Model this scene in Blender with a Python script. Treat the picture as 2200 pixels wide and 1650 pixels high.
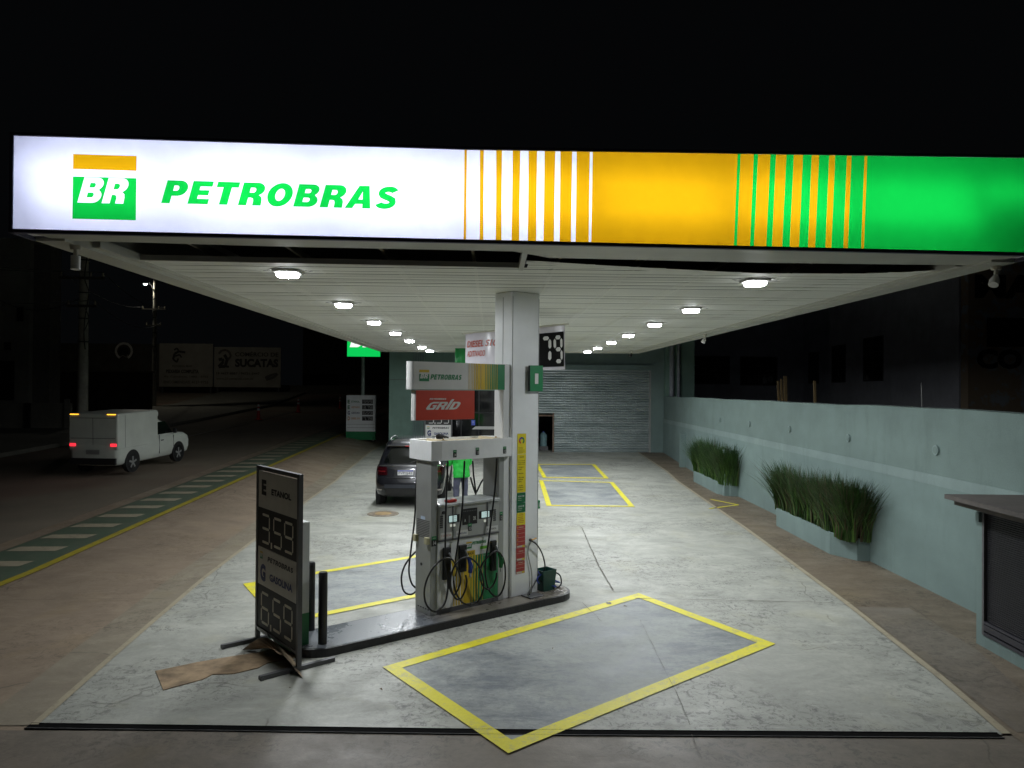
import bpy, bmesh, math, random
from mathutils import Vector, Matrix, noise
random.seed(7)
for o in list(bpy.data.objects): bpy.data.objects.remove(o, do_unlink=True)
SC = bpy.context.scene
COL = SC.collection
rad = math.radians

# ---------------------------------------------------------------- camera
FPX, CX, CY, CAMH = 1540.0, 1100.0, 825.0, 3.05
yaw, pit, rol = rad(1.64), rad(0.45), rad(0.4)
F = Vector((math.sin(yaw)*math.cos(pit), math.cos(yaw)*math.cos(pit), math.sin(pit)))
R0 = F.cross(Vector((0, 0, 1))).normalized(); U0 = R0.cross(F)
Rv = R0*math.cos(rol)+U0*math.sin(rol); Uv = U0*math.cos(rol)-R0*math.sin(rol)
CAM = Vector((0, 0, CAMH))
cd = bpy.data.cameras.new('camera'); co = bpy.data.objects.new('camera', cd); COL.objects.link(co)
cd.sensor_width = 36; cd.lens = FPX/2200*36; cd.clip_start = .05; cd.clip_end = 2000
m = Matrix((Rv, Uv, -F)).transposed().to_4x4(); m.translation = CAM; co.matrix_world = m
SC.camera = co

# ---------------------------------------------------------------- world (night) and exposure
w = bpy.data.worlds.new('World'); SC.world = w; w.use_nodes = True
bg = w.node_tree.nodes['Background']; bg.inputs[0].default_value = (.75, .85, 1.0, 1); bg.inputs[1].default_value = .0018
SC.view_settings.view_transform = 'Standard'; SC.view_settings.look = 'None'
SC.view_settings.exposure = 0; SC.view_settings.gamma = 1
LAMP_L = 590.0      # radiance of the canopy lamp lenses
TUBE_L = 10.5       # radiance of the tubes inside the fascia light box

# ---------------------------------------------------------------- survey helpers: a pixel of the 2200 px photo -> a real point
def ray(x, y): return F+Rv*((x-CX)/FPX)-Uv*((y-CY)/FPX)
def G(x, y, z=0.):
    r = ray(x, y); return CAM+r*((z-CAMH)/r.z)
def Y(x, y, d):
    r = ray(x, y); return CAM+r*(d/r.y)
def V(x, y, p0, ang):
    d = Vector((math.cos(ang), math.sin(ang))); n = Vector((-d.y, d.x)); r = ray(x, y)
    t = n.dot(Vector(p0[:2]))/n.dot(r.xy); q = CAM+r*t
    return (q.xy-Vector(p0[:2])).dot(d), q.z
def PL(v, t):
    if v <= t[0][0]: return t[0][1]
    for (a, b), (c, d) in zip(t, t[1:]):
        if v <= c: return b+(d-b)*(v-a)/(c-a)
    return t[-1][1]
SLOPE = [(12, 0), (45, 1.0), (60, 1.6), (72, 2.75), (300, 3.0)]
def H(x, y):                                   # the street climbs away from the forecourt
    s = min(1, max(0, (-5.0-x)/2.4)); s = s*s*(3-2*s)
    return s*PL(y, SLOPE)+(1-s)*PL(y, [(24, 0), (31.5, .31), (40, .31)])
def GT(x, y):
    r = ray(x, y); t = 1.
    while t < 300:
        p = CAM+r*t
        if p.z < H(p.x, p.y): return p
        t += .02
    return CAM+r*70

# ---------------------------------------------------------------- materials
MATS = {}
def mat(name, col, rough=.6, metal=0., var=.12, scale=6., bump=0., bscale=40., emit=0., trans=False, spec=.5, stretch=(1, 1, 1), coat=0., glassy=False, col2=None):
    if name in MATS: return MATS[name]
    m = bpy.data.materials.new(name); m.use_nodes = True; MATS[name] = m
    nt = m.node_tree; N = nt.nodes; L = nt.links; N.clear()
    out = N.new('ShaderNodeOutputMaterial')
    if emit > 0:
        e = N.new('ShaderNodeEmission'); e.inputs[0].default_value = (*col, 1); e.inputs[1].default_value = emit
        L.new(e.outputs[0], out.inputs[0]); return m
    tc = N.new('ShaderNodeTexCoord'); mp = N.new('ShaderNodeMapping'); mp.inputs['Scale'].default_value = stretch
    L.new(tc.outputs['Object'], mp.inputs[0])
    nz = N.new('ShaderNodeTexNoise'); nz.inputs['Scale'].default_value = scale; nz.inputs['Detail'].default_value = 6; nz.inputs['Roughness'].default_value = .6
    L.new(mp.outputs[0], nz.inputs[0])
    cr = N.new('ShaderNodeMapRange'); cr.inputs[1].default_value = .3; cr.inputs[2].default_value = .7
    L.new(nz.outputs[0], cr.inputs[0])
    mx = N.new('ShaderNodeMix'); mx.data_type = 'RGBA'
    c2 = col2 if col2 else tuple(c*(1-2*var) for c in col)
    c1 = col if col2 else tuple(min(1, c*(1+var)) for c in col)
    mx.inputs[6].default_value = (*c2, 1); mx.inputs[7].default_value = (*c1, 1)
    L.new(cr.outputs[0], mx.inputs[0])
    if trans:
        d = N.new('ShaderNodeBsdfTranslucent'); L.new(mx.outputs[2], d.inputs[0])
        g = N.new('ShaderNodeBsdfDiffuse'); g.inputs[0].default_value = (*[c*.35 for c in col], 1)
        ms = N.new('ShaderNodeMixShader'); ms.inputs[0].default_value = .12
        L.new(d.outputs[0], ms.inputs[1]); L.new(g.outputs[0], ms.inputs[2]); L.new(ms.outputs[0], out.inputs[0]); return m
    b = N.new('ShaderNodeBsdfPrincipled'); L.new(mx.outputs[2], b.inputs['Base Color'])
    b.inputs['Metallic'].default_value = metal; b.inputs['Specular IOR Level'].default_value = spec
    b.inputs['Coat Weight'].default_value = coat; b.inputs['Coat Roughness'].default_value = .05
    rr = N.new('ShaderNodeMapRange'); rr.inputs[3].default_value = max(.03, rough-.08); rr.inputs[4].default_value = min(1, rough+.08)
    L.new(nz.outputs[0], rr.inputs[0]); L.new(rr.outputs[0], b.inputs['Roughness'])
    if bump > 0:
        n2 = N.new('ShaderNodeTexNoise'); n2.inputs['Scale'].default_value = bscale; n2.inputs['Detail'].default_value = 4
        L.new(tc.outputs['Object'], n2.inputs[0])
        bp = N.new('ShaderNodeBump'); bp.inputs['Strength'].default_value = bump; bp.inputs['Distance'].default_value = .02
        L.new(n2.outputs[0], bp.inputs['Height']); L.new(bp.outputs[0], b.inputs['Normal'])
    L.new(b.outputs[0], out.inputs[0]); return m

class NB:                                      # small node-graph writer for the ground materials
    def __init__(s, name):
        s.m = bpy.data.materials.new(name); s.m.use_nodes = True; s.nt = s.m.node_tree; s.N = s.nt.nodes; s.L = s.nt.links
        s.N.clear(); s.out = s.N.new('ShaderNodeOutputMaterial'); s.b = s.N.new('ShaderNodeBsdfPrincipled'); s.L.new(s.b.outputs[0], s.out.inputs[0])
        s.tc = s.N.new('ShaderNodeTexCoord'); MATS[name] = s.m
    def noise(s, scale, det=6, rough=.6, st=(1, 1, 1), loc=(0, 0, 0), dist=0., rot=0.):
        mp = s.N.new('ShaderNodeMapping'); mp.inputs['Scale'].default_value = st; mp.inputs['Location'].default_value = loc; mp.inputs['Rotation'].default_value = (0, 0, rot)
        s.L.new(s.tc.outputs['Object'], mp.inputs[0]); n = s.N.new('ShaderNodeTexNoise'); n.inputs['Scale'].default_value = scale
        n.inputs['Detail'].default_value = det; n.inputs['Roughness'].default_value = rough; n.inputs['Distortion'].default_value = dist
        s.L.new(mp.outputs[0], n.inputs[0]); return n.outputs[0]
    def rng(s, v, a, b, c=0., d=1.):
        r = s.N.new('ShaderNodeMapRange'); s.L.new(v, r.inputs[0])
        for i, q in enumerate((a, b, c, d)): r.inputs[i+1].default_value = q
        return r.outputs[0]
    def mul(s, a, b):
        r = s.N.new('ShaderNodeMath'); r.operation = 'MULTIPLY'; s.L.new(a, r.inputs[0])
        if isinstance(b, float): r.inputs[1].default_value = b
        else: s.L.new(b, r.inputs[1])
        return r.outputs[0]
    def mix(s, f, a, b):
        r = s.N.new('ShaderNodeMix'); r.data_type = 'RGBA'; s.L.new(f, r.inputs[0])
        for i, q in ((6, a), (7, b)):
            if isinstance(q, tuple): r.inputs[i].default_value = (*q, 1)
            else: s.L.new(q, r.inputs[i])
        return r.outputs[2]
    def crack(s, scale, wdt, loc=(0, 0, 0)):
        mp = s.N.new('ShaderNodeMapping'); mp.inputs['Location'].default_value = loc; s.L.new(s.tc.outputs['Object'], mp.inputs[0])
        n = s.N.new('ShaderNodeTexNoise'); n.inputs['Scale'].default_value = 1.7; n.inputs['Detail'].default_value = 5; s.L.new(mp.outputs[0], n.inputs[0])
        ad = s.N.new('ShaderNodeMix'); ad.data_type = 'RGBA'; ad.inputs[0].default_value = .25; s.L.new(mp.outputs[0], ad.inputs[6]); s.L.new(n.outputs[1], ad.inputs[7])
        v = s.N.new('ShaderNodeTexVoronoi'); v.feature = 'DISTANCE_TO_EDGE'; v.inputs['Scale'].default_value = scale; s.L.new(ad.outputs[2], v.inputs[0])
        return s.rng(v.outputs[0], 0., wdt, 1., 0.)
    def done(s, col, rough, h=None, bump=.15, dist=.01):
        s.L.new(col, s.b.inputs['Base Color'])
        if isinstance(rough, float): s.b.inputs['Roughness'].default_value = rough
        else: s.L.new(rough, s.b.inputs['Roughness'])
        if h is not None:
            bp = s.N.new('ShaderNodeBump'); bp.inputs['Strength'].default_value = bump; bp.inputs['Distance'].default_value = dist
            s.L.new(h, bp.inputs['Height']); s.L.new(bp.outputs[0], s.b.inputs['Normal'])
        return s.m

def concrete(name, light, dark, stain, stainamt=.6, crackamt=.5, off=0.):
    s = NB(name)
    big = s.rng(s.noise(.45, 5, .6, loc=(off, 0, 0)), .35, .65); mid = s.rng(s.noise(1.3, 10, .74, st=(.85, 1.15, 1), loc=(off, 3, 0), dist=.35), .36, .66)
    fine = s.rng(s.noise(22, 6, .7), .3, .7)
    c = s.mix(mid, dark, light)
    c = s.mix(s.mul(big, .5), c, tuple(a*.5+b*.5 for a, b in zip(light, dark)))
    c = s.mix(s.mul(fine, .22), c, tuple(x*.6 for x in dark))
    # scuffs and dark spidery stains where the slab is dirtiest
    sp = s.rng(s.noise(9., 10, .85, dist=1.0, loc=(off, 1, 0)), .51, .57); reg = s.rng(s.noise(.5, 4, .6, loc=(5+off, 9, 0)), .44, .56)
    c = s.mix(s.mul(s.mul(sp, reg), stainamt), c, stain)
    lt = s.rng(s.noise(2.4, 9, .75, st=(.6, 1.7, 1), loc=(2, off, 0), dist=.5), .56, .72)
    c = s.mix(s.mul(lt, .45), c, tuple(min(1, x*1.3) for x in light))
    bt = s.rng(s.noise(1.1, 5, .6, loc=(8, off, 0)), .55, .7)
    c = s.mix(s.mul(bt, .3), c, (light[0]*.85, light[1]*.8, light[2]*.6))
    ck = s.mul(s.crack(.22, .0022, (off, 2, 0)), s.rng(s.noise(.9, 2, loc=(3, 3, 0)), .48, .56))
    c = s.mix(s.mul(ck, crackamt), c, (.05, .045, .035))
    return s.done(c, s.rng(mid, 0, 1, .62, .42), fine, .12)

concrete('pad_concrete', (.50, .505, .45), (.27, .275, .245), (.09, .092, .085), .75, .6)
concrete('apron_concrete', (.35, .275, .20), (.225, .175, .13), (.05, .04, .03), .5, .8, 3.)
concrete('pavement_concrete', (.25, .205, .15), (.13, .10, .07), (.035, .03, .02), .8, .8, 7.)
concrete('strip_concrete', (.34, .30, .225), (.22, .185, .14), (.05, .04, .03), .5, .6, 5.)
concrete('front_concrete', (.24, .205, .165), (.14, .12, .096), (.05, .045, .035), .6, .6, 11.)
def asphalt():
    s = NB('asphalt'); a = s.noise(.25, 5, .6); f = s.noise(60, 3, .7); c = s.mix(s.rng(a, .35, .65), (.18, .15, .11), (.27, .22, .16))
    r = s.mul(s.rng(s.noise(.12, 3, loc=(4, 0, 0)), .5, .62), .6); c = s.mix(r, c, (.20, .11, .08)); c = s.mix(s.mul(s.rng(f, .4, .7), .3), c, (.12, .115, .1))
    s.done(c, .85, f, .4)
asphalt()
def worn(name, col, under, amt=.7, lo=.56, hi=.68, rough=.5):
    s = NB(name); n = s.rng(s.noise(4.5, 12, .86, dist=.3), lo-.05, hi-.05); f = s.rng(s.noise(26, 5, .7), .35, .7)
    c = s.mix(s.mul(f, .35), col, tuple(x*.72 for x in col)); c = s.mix(s.mul(n, amt), c, under); s.done(c, rough, f, .08)
worn('yellow_paint', (.78, .70, .03), (.36, .35, .25), .75)
worn('yellow_road_paint', (.42, .34, .03), (.16, .13, .09), .6)
worn('green_road_paint', (.095, .135, .092), (.17, .15, .115), .85)
worn('cream_road_paint', (.40, .35, .25), (.14, .12, .09), .6)
worn('white_road_paint', (.38, .36, .30), (.08, .075, .06), .9, .45, .6)
def greyfill():
    s = NB('grey_floor_paint'); n = s.rng(s.noise(1.0, 12, .82, dist=.35, rot=.6, st=(.7, 1.3, 1)), .44, .58); f = s.rng(s.noise(20, 6, .7), .35, .7)
    dk = s.rng(s.noise(2.3, 7, .7, loc=(7, 2, 0), dist=.7), .52, .72)
    n3 = s.rng(s.noise(3.4, 12, .85, loc=(1, 4, 0), st=(.6, 1.6, 1), rot=.6), .44, .56); c = s.mix(n, (.155, .175, .195), (.38, .40, .38)); c = s.mix(s.mul(n3, .55), c, (.34, .36, .34)); sp2 = s.rng(s.noise(11, 10, .85, loc=(2, 2, 0)), .54, .60); c = s.mix(s.mul(sp2, .35), c, (.09, .10, .11)); c = s.mix(s.mul(dk, .45), c, (.10, .11, .12)); c = s.mix(s.mul(f, .2), c, (.1, .105, .11))
    st = s.rng(s.noise(6, 8, .8, st=(.25, 3, 1), rot=-.6), .62, .72); c = s.mix(s.mul(st, .5), c, (.5, .5, .45)); s.done(c, s.rng(n, 0, 1, .45, .62), f, .14)
greyfill()
def stucco(name, col, sc=55., bump=.5):
    s = NB(name); f = s.noise(sc, 5, .65); b = s.noise(.8, 5, .6, st=(1, 1, 1.5)); dn = s.noise(2.5, 6, .7, st=(1, 1, .25), loc=(3, 1, 0))
    c = s.mix(s.rng(b, .3, .7), tuple(x*.82 for x in col), tuple(min(1, x*1.08) for x in col)); c = s.mix(s.mul(s.rng(f, .35, .65), .28), c, tuple(x*.55 for x in col))
    c = s.mix(s.mul(s.rng(dn, .5, .72), .45), c, tuple(x*.6 for x in col)); s.done(c, .85, f, bump, .01)
stucco('teal_stucco', (.18, .25, .235)); stucco('teal_smooth', (.20, .28, .268), 90., .15); stucco('teal_stripe', (.24, .32, .31), 90., .1)
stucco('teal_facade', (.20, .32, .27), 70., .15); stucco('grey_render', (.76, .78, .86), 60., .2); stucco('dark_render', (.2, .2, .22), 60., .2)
def peeling():
    s = NB('peeling_render'); f = s.noise(50, 5, .65); n = s.rng(s.noise(1.0, 8, .7, loc=(2, 5, 1)), .5, .56)
    s.done(s.mix(n, (.48, .38, .27), (.5, .55, .58)), .9, f, .3)
peeling()
stucco('far_wall', (.22, .21, .175), 8., .2); stucco('far_plaster', (.36, .35, .30), 6., .1)

WHITE = mat('white_metal', (.72, .73, .72), .35, 0, .04); GREYM = mat('grey_metal', (.36, .37, .36), .42, .35, .06, 3.)
DGREYM = mat('dark_grey_metal', (.12, .12, .125), .45, .3, .08); BLACKP = mat('black_plastic', (.012, .012, .013), .45, 0, .1); RUBBER = mat('black_rubber', (.012, .012, .013), .35, 0, .1)
BLACKM = mat('black_paint', (.014, .014, .016), .3, 0, .1); SIGNW = mat('sign_white', (.62, .62, .60), .5, 0, .03); CREAMM = mat('cream_metal', (.58, .56, .48), .5, 0, .05)
GREEN = mat('brand_green', (.012, .20, .07), .4, 0, .04); YEL = mat('brand_yellow', (.62, .42, .02), .4, 0, .04); RED = mat('sign_red', (.52, .045, .018), .4, 0, .04)
NAVY = mat('letter_navy', (.02, .035, .14), .5, 0, .03); INK = mat('letter_black', (.01, .01, .012), .5, 0, .03); GLASS = mat('dark_glass', (.006, .007, .008), .06, 0, .1, coat=.5)
STEEL = mat('galvanised_steel', (.48, .50, .52), .33, .75, .12, 2.2); BLUEP = mat('blue_plastic', (.02, .05, .30), .4, 0, .05); GREENP = mat('green_plastic', (.01, .17, .05), .4, 0, .05)
YELP = mat('yellow_plastic', (.65, .48, .05), .4, 0, .05); REDP = mat('red_plastic', (.5, .02, .012), .4, 0, .05); LCD = mat('lit_display', (.62, .85, .82), emit=.62)
LCDW = mat('lit_button', (.75, .8, .68), emit=.5)

# ---------------------------------------------------------------- mesh builder
I4 = Matrix.Identity(4)
class MB:
    def __init__(s): s.v = []; s.f = []; s.mi = []; s.mats = []; s.sm = []
    def mid(s, m):
        if m not in s.mats: s.mats.append(m)
        return s.mats.index(m)
    def add(s, vs, fs, m, M=None, smooth=False):
        o = len(s.v); s.v += [tuple(M @ Vector(v)) if M else tuple(v) for v in vs]
        k = s.mid(m)
        for f in fs: s.f.append([i+o for i in f]); s.mi.append(k); s.sm.append(smooth)
        return s
    def box(s, a, b, m, M=None):
        x0, y0, z0 = a; x1, y1, z1 = b
        vs = [(x0, y0, z0), (x1, y0, z0), (x1, y1, z0), (x0, y1, z0), (x0, y0, z1), (x1, y0, z1), (x1, y1, z1), (x0, y1, z1)]
        return s.add(vs, [(0, 3, 2, 1), (4, 5, 6, 7), (0, 1, 5, 4), (1, 2, 6, 5), (2, 3, 7, 6), (3, 0, 4, 7)], m, M)
    def bbox(s, a, b, m, r=.01, M=None, seg=2):       # bevelled box
        bm = bmesh.new(); bmesh.ops.create_cube(bm, size=1)
        for v in bm.verts: v.co = Vector([(a[i]+b[i])/2+v.co[i]*(b[i]-a[i]) for i in range(3)])
        bmesh.ops.bevel(bm, geom=list(bm.edges), offset=r, segments=seg, affect='EDGES', profile=.5)
        bm.verts.index_update(); s.add([v.co for v in bm.verts], [[v.index for v in f.verts] for f in bm.faces], m, M, False); bm.free(); return s
    def prism(s, pts, z0, z1, m, M=None, m2=None):
        n = len(pts); vs = [(p[0], p[1], z0) for p in pts]+[(p[0], p[1], z1) for p in pts]
        s.add(vs, [tuple(range(n-1, -1, -1)), tuple(range(n, 2*n))]+[(i, (i+1) % n, n+(i+1) % n, n+i) for i in range(n)], m, M); return s
    def cyl(s, p, q, r, m, r2=None, n=20, M=None, caps=True, smooth=True):
        p = Vector(p); q = Vector(q); d = (q-p).normalized(); u = d.orthogonal().normalized(); w_ = d.cross(u); r2 = r if r2 is None else r2
        vs = [p+(u*math.cos(2*math.pi*i/n)+w_*math.sin(2*math.pi*i/n))*r for i in range(n)]+[q+(u*math.cos(2*math.pi*i/n)+w_*math.sin(2*math.pi*i/n))*r2 for i in range(n)]
        s.add(vs, [(i, (i+1) % n, n+(i+1) % n, n+i) for i in range(n)], m, M, smooth)
        if caps: s.add(vs, [tuple(range(n-1, -1, -1)), tuple(range(n, 2*n))], m, M)
        return s
    def tube(s, pts, r, m, n=8, M=None, sub=6, closed=False):
        P = [Vector(p) for p in pts]; C = []
        if sub > 1 and len(P) > 2:
            for i in range(len(P)-1):
                a = P[max(0, i-1)]; b = P[i]; c = P[i+1]; d = P[min(len(P)-1, i+2)]
                for k in range(sub):
                    t = k/sub; C.append(.5*((2*b)+(c-a)*t+(2*a-5*b+4*c-d)*t*t+(3*b-a-3*c+d)*t**3))
            C.append(P[-1])
        else: C = P
        vs = []; u = None
        for i, c in enumerate(C):
            t = (C[min(i+1, len(C)-1)]-C[max(i-1, 0)]).normalized()
            u = (t.orthogonal() if u is None else (u-t*u.dot(t))).normalized(); w_ = t.cross(u)
            vs += [c+(u*math.cos(2*math.pi*k/n)+w_*math.sin(2*math.pi*k/n))*r for k in range(n)]
        fs = [(i*n+k, i*n+(k+1) % n, (i+1)*n+(k+1) % n, (i+1)*n+k) for i in range(len(C)-1) for k in range(n)]
        fs += [tuple(range(n-1, -1, -1)), tuple(range((len(C)-1)*n, len(C)*n))]
        s.add(vs, fs, m, M, True); return s
    def quad(s, a, b, c, d, m, M=None): return s.add([a, b, c, d], [(0, 1, 2, 3)], m, M)
    def rings(s, R, m, caps=True, M=None, smooth=True):
        n = len(R[0]); vs = [v for r in R for v in r]
        s.add(vs, [(i*n+k, i*n+(k+1) % n, (i+1)*n+(k+1) % n, (i+1)*n+k) for i in range(len(R)-1) for k in range(n)], m, M, smooth)
        if caps: s.add(vs, [tuple(range(n-1, -1, -1)), tuple(range((len(R)-1)*n, len(R)*n))], m, M, smooth)
        return s
    def build(s, name, parent=None, M=None, wn=False):
        me = bpy.data.meshes.new(name); me.from_pydata(s.v, [], s.f)
        for m_ in s.mats: me.materials.append(m_)
        me.polygons.foreach_set('material_index', s.mi); me.polygons.foreach_set('use_smooth', s.sm); me.update()
        o = bpy.data.objects.new(name, me); COL.objects.link(o)
        if parent: o.parent = parent
        if M: o.matrix_local = M
        return o
def tag(o, label, cat, group=None, kind=None):
    if label: o['label'] = label
    if cat: o['category'] = cat
    if group: o['group'] = group
    if kind: o['kind'] = kind
    return o
def empty(name, loc, rz, label, cat, group=None):
    o = bpy.data.objects.new(name, None); COL.objects.link(o); o.location = loc; o.rotation_euler = (0, 0, rz); o.empty_display_size = .2
    return tag(o, label, cat, group)
def struct(o): o['kind'] = 'structure'; return o
def copy_tree(o, parent=None):
    c = o.copy(); COL.objects.link(c)
    if parent: c.parent = parent
    for ch in list(o.children): copy_tree(ch, c)
    return c

# ---------------------------------------------------------------- lettering
def fill2d(loops):                              # even-odd fill of closed outlines
    cu = bpy.data.curves.new('t', 'CURVE'); cu.dimensions = '2D'; cu.fill_mode = 'BOTH'
    for lp in loops:
        sp = cu.splines.new('POLY'); sp.points.add(len(lp)-1); sp.use_cyclic_u = True
        for p, q in zip(sp.points, lp): p.co = (q[0], q[1], 0, 1)
    o = bpy.data.objects.new('t', cu); COL.objects.link(o); me = bpy.data.meshes.new_from_object(o.evaluated_get(bpy.context.evaluated_depsgraph_get()))
    vs = [tuple(v.co) for v in me.vertices]; fs = [tuple(p.vertices) for p in me.polygons]
    bpy.data.objects.remove(o); bpy.data.curves.remove(cu); bpy.data.meshes.remove(me); return vs, fs
TC = {}
def text2d(s, bold=0., shear=0., sp=1.):        # built-in font, unit cap height, lower-left origin
    k = (s, bold, shear, sp)
    if k in TC: return TC[k]
    cu = bpy.data.curves.new('t', 'FONT'); cu.body = s; cu.size = 1; cu.offset = bold; cu.shear = shear; cu.space_character = sp; cu.resolution_u = 3
    o = bpy.data.objects.new('t', cu); COL.objects.link(o); me = bpy.data.meshes.new_from_object(o.evaluated_get(bpy.context.evaluated_depsgraph_get()))
    vs = [tuple(v.co) for v in me.vertices]; fs = [tuple(p.vertices) for p in me.polygons]
    bpy.data.objects.remove(o); bpy.data.curves.remove(cu); bpy.data.meshes.remove(me)
    if not vs: vs = [(0, 0, 0)]
    x0 = min(v[0] for v in vs); x1 = max(v[0] for v in vs); y0 = min(v[1] for v in vs); y1 = max(v[1] for v in vs)
    r = ([((v[0]-x0)/(x1-x0 or 1), (v[1]-y0)/(y1-y0 or 1), 0) for v in vs], fs); TC[k] = r; return r
def arc(cx, cy, rx, ry, a0, a1, n=10): return [(cx+rx*math.cos(rad(a0+(a1-a0)*i/n)), cy+ry*math.sin(rad(a0+(a1-a0)*i/n))) for i in range(n+1)]
def g_S():
    c = arc(.43, .735, .27, .145, 12, 90, 6)+arc(.43, .735, .27, .145, 90, 180, 6)[1:]+[(.17, .68), (.22, .60), (.36, .535), (.52, .48), (.67, .40), (.70, .30)]+arc(.42, .265, .28, .145, -10, -90, 6)+arc(.42, .265, .28, .145, -90, -170, 6)[1:]
    L_, R_ = [], []
    for i, p in enumerate(c):
        a = c[max(0, i-1)]; b = c[min(len(c)-1, i+1)]; dx, dy = b[0]-a[0], b[1]-a[1]; l = math.hypot(dx, dy) or 1; nx, ny = -dy/l, dx/l
        w_ = .142; L_.append((p[0]+nx*w_, p[1]+ny*w_*.85)); R_.append((p[0]-nx*w_, p[1]-ny*w_*.85))
    return [L_+R_[::-1]]
GL = {
 'P': (.90, [[(0, 0), (.34, 0), (.34, .33), (.55, .33)]+arc(.55, .665, .36, .335, -90, 90)+[(0, 1)], [(.34, .55), (.47, .55)]+arc(.47, .665, .09, .115, -90, 90, 6)+[(.34, .78)]]),
 'E': (.84, [[(0, 0), (.82, 0), (.82, .23), (.34, .23), (.34, .39), (.74, .39), (.74, .61), (.34, .61), (.34, .77), (.82, .77), (.82, 1), (0, 1)]]),
 'T': (.90, [[(.28, 0), (.62, 0), (.62, .76), (.90, .76), (.90, 1), (0, 1), (0, .76), (.28, .76)]]),
 'R': (.94, [[(0, 0), (.34, 0), (.34, .34), (.44, .34), (.53, .31), (.57, .22), (.58, 0), (.93, 0), (.91, .25), (.86, .38), (.74, .46)]+arc(.60, .715, .33, .285, -55, 90)+[(0, 1)], [(.34, .56), (.49, .56)]+arc(.49, .67, .09, .11, -90, 90, 6)+[(.34, .78)]]),
 'O': (1.02, [arc(.51, .5, .51, .52, 0, 354, 36), arc(.51, .5, .19, .27, 0, 350, 26)]),
 'B': (.94, [[(0, 0), (.60, 0)]+arc(.60, .27, .34, .27, -90, 52)+[(.77, .52)]+arc(.58, .745, .32, .255, -50, 90)+[(0, 1)], [(.33, .605), (.50, .605)]+arc(.50, .695, .075, .09, -90, 90, 6)+[(.33, .785)], [(.33, .215), (.52, .215)]+arc(.52, .31, .085, .095, -90, 90, 6)+[(.33, .405)]]),
 'A': (1.02, [[(-.05, 0), (.27, 0), (.34, .19), (.64, .19), (.68, 0), (1.02, 0), (.74, 1), (.32, 1)], [(.42, .39), (.60, .39), (.52, .74)]]),
 'S': (.88, g_S()),
}
def brand_loops(word, x0, z0, wdt, hgt, shear=.26, gap=.13):   # list of letters, each a list of outlines (first is the outer one)
    tot = sum(GL[c][0] for c in word)+gap*(len(word)-1); sx = (wdt-shear*hgt)/tot; x = 0; r = []
    for c in word:
        r.append([[(x0+(x+p[0])*sx+p[1]*hgt*shear, z0+p[1]*hgt) for p in lp] for lp in GL[c][1]]); x += GL[c][0]+gap
    return r
def face(origin, ang):      # matrix: (x right, y up, z out of a vertical face whose right direction is at angle ang)
    d = Vector((math.cos(ang), math.sin(ang), 0)); n = Vector((math.sin(ang), -math.cos(ang), 0))
    return Matrix((( d.x, 0, n.x, origin[0]), (d.y, 0, n.y, origin[1]), (0, 1, 0, origin[2]), (0, 0, 0, 1)))
def wr(mb, s, x, y, wd, hg, m, M, out=.002, bold=.012, shear=0., sp=1.):
    vs, fs = text2d(s, bold, shear, sp); mb.add([(x+v[0]*wd+0, y+v[1]*hg, out) for v in vs], fs, m, M)
def wordmark(mb, x, y, wd, hg, m, M, out=.002):
    for L_ in brand_loops('PETROBRAS', x, y, wd, hg):
        vs, fs = fill2d(L_); mb.add([(v[0], v[1], out) for v in vs], fs, m, M)
def rect(mb, x0, y0, x1, y1, m, M, out=.001): mb.add([(x0, y0, out), (x1, y0, out), (x1, y1, out), (x0, y1, out)], [(0, 1, 2, 3)], m, M)
def emblem(mb, x, y, sz, M, out=.0015, o=None, g=None, wh=None):
    rect(mb, x, y, x+sz, y+sz*.63, g or GREEN, M, out); rect(mb, x, y+sz*.77, x+sz, y+sz, o or YEL, M, out)
    for L_ in brand_loops('BR', x+.07*sz, y+.245*sz, .84*sz, .385*sz):
        vs, fs = fill2d(L_); mb.add([(v[0], v[1], out+.0015) for v in vs], fs, wh or SIGNW, M)
SEG = {'0': 'abcdef', '1': 'bc', '2': 'abged', '3': 'abgcd', '4': 'fgbc', '5': 'afgcd', '6': 'afgedc', '7': 'abc', '8': 'abcdefg', '9': 'abcdfg'}
def seg7(mb, ch, x, y, wd, hg, m, M, out=.002, t=.14):
    if ch == ',': rect(mb, x, y-hg*.08, x+wd*.16, y+hg*.12, m, M, out); return
    T = hg*t*.6; k = T*.5; g = T*.25; h2 = hg/2
    def hs(yy, a=0): mb.add([(x+k+g, yy, out), (x+T+g, yy-k, out), (x+wd-T-g, yy-k, out), (x+wd-k-g, yy, out), (x+wd-T-g, yy+k, out), (x+T+g, yy+k, out)], [(0, 1, 2, 3, 4, 5)], m, M)
    def vs_(xx, y0, y1): mb.add([(xx, y0+g, out), (xx+k, y0+k+g, out), (xx+k, y1-k-g, out), (xx, y1-g, out), (xx-k, y1-k-g, out), (xx-k, y0+k+g, out)], [(0, 1, 2, 3, 4, 5)], m, M)
    for c in SEG[ch]:
        if c == 'a': hs(y+hg-k)
        if c == 'g': hs(y+h2)
        if c == 'd': hs(y+k)
        if c == 'f': vs_(x+k, y+h2, y+hg-k)
        if c == 'b': vs_(x+wd-k, y+h2, y+hg-k)
        if c == 'e': vs_(x+k, y+k, y+h2)
        if c == 'c': vs_(x+wd-k, y+k, y+h2)
def price(mb, s, x, y, wd, hg, m, M, out=.002):
    n = len([c for c in s if c != ',']); dw = wd/(n+.25*(n-1)+.15); cx_ = x
    for c in s:
        if c == ',': seg7(mb, c, cx_-dw*.12, y, dw, hg, m, M, out); cx_ += dw*.15
        else: seg7(mb, c, cx_, y, dw, hg, m, M, out); cx_ += dw*1.25

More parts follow.
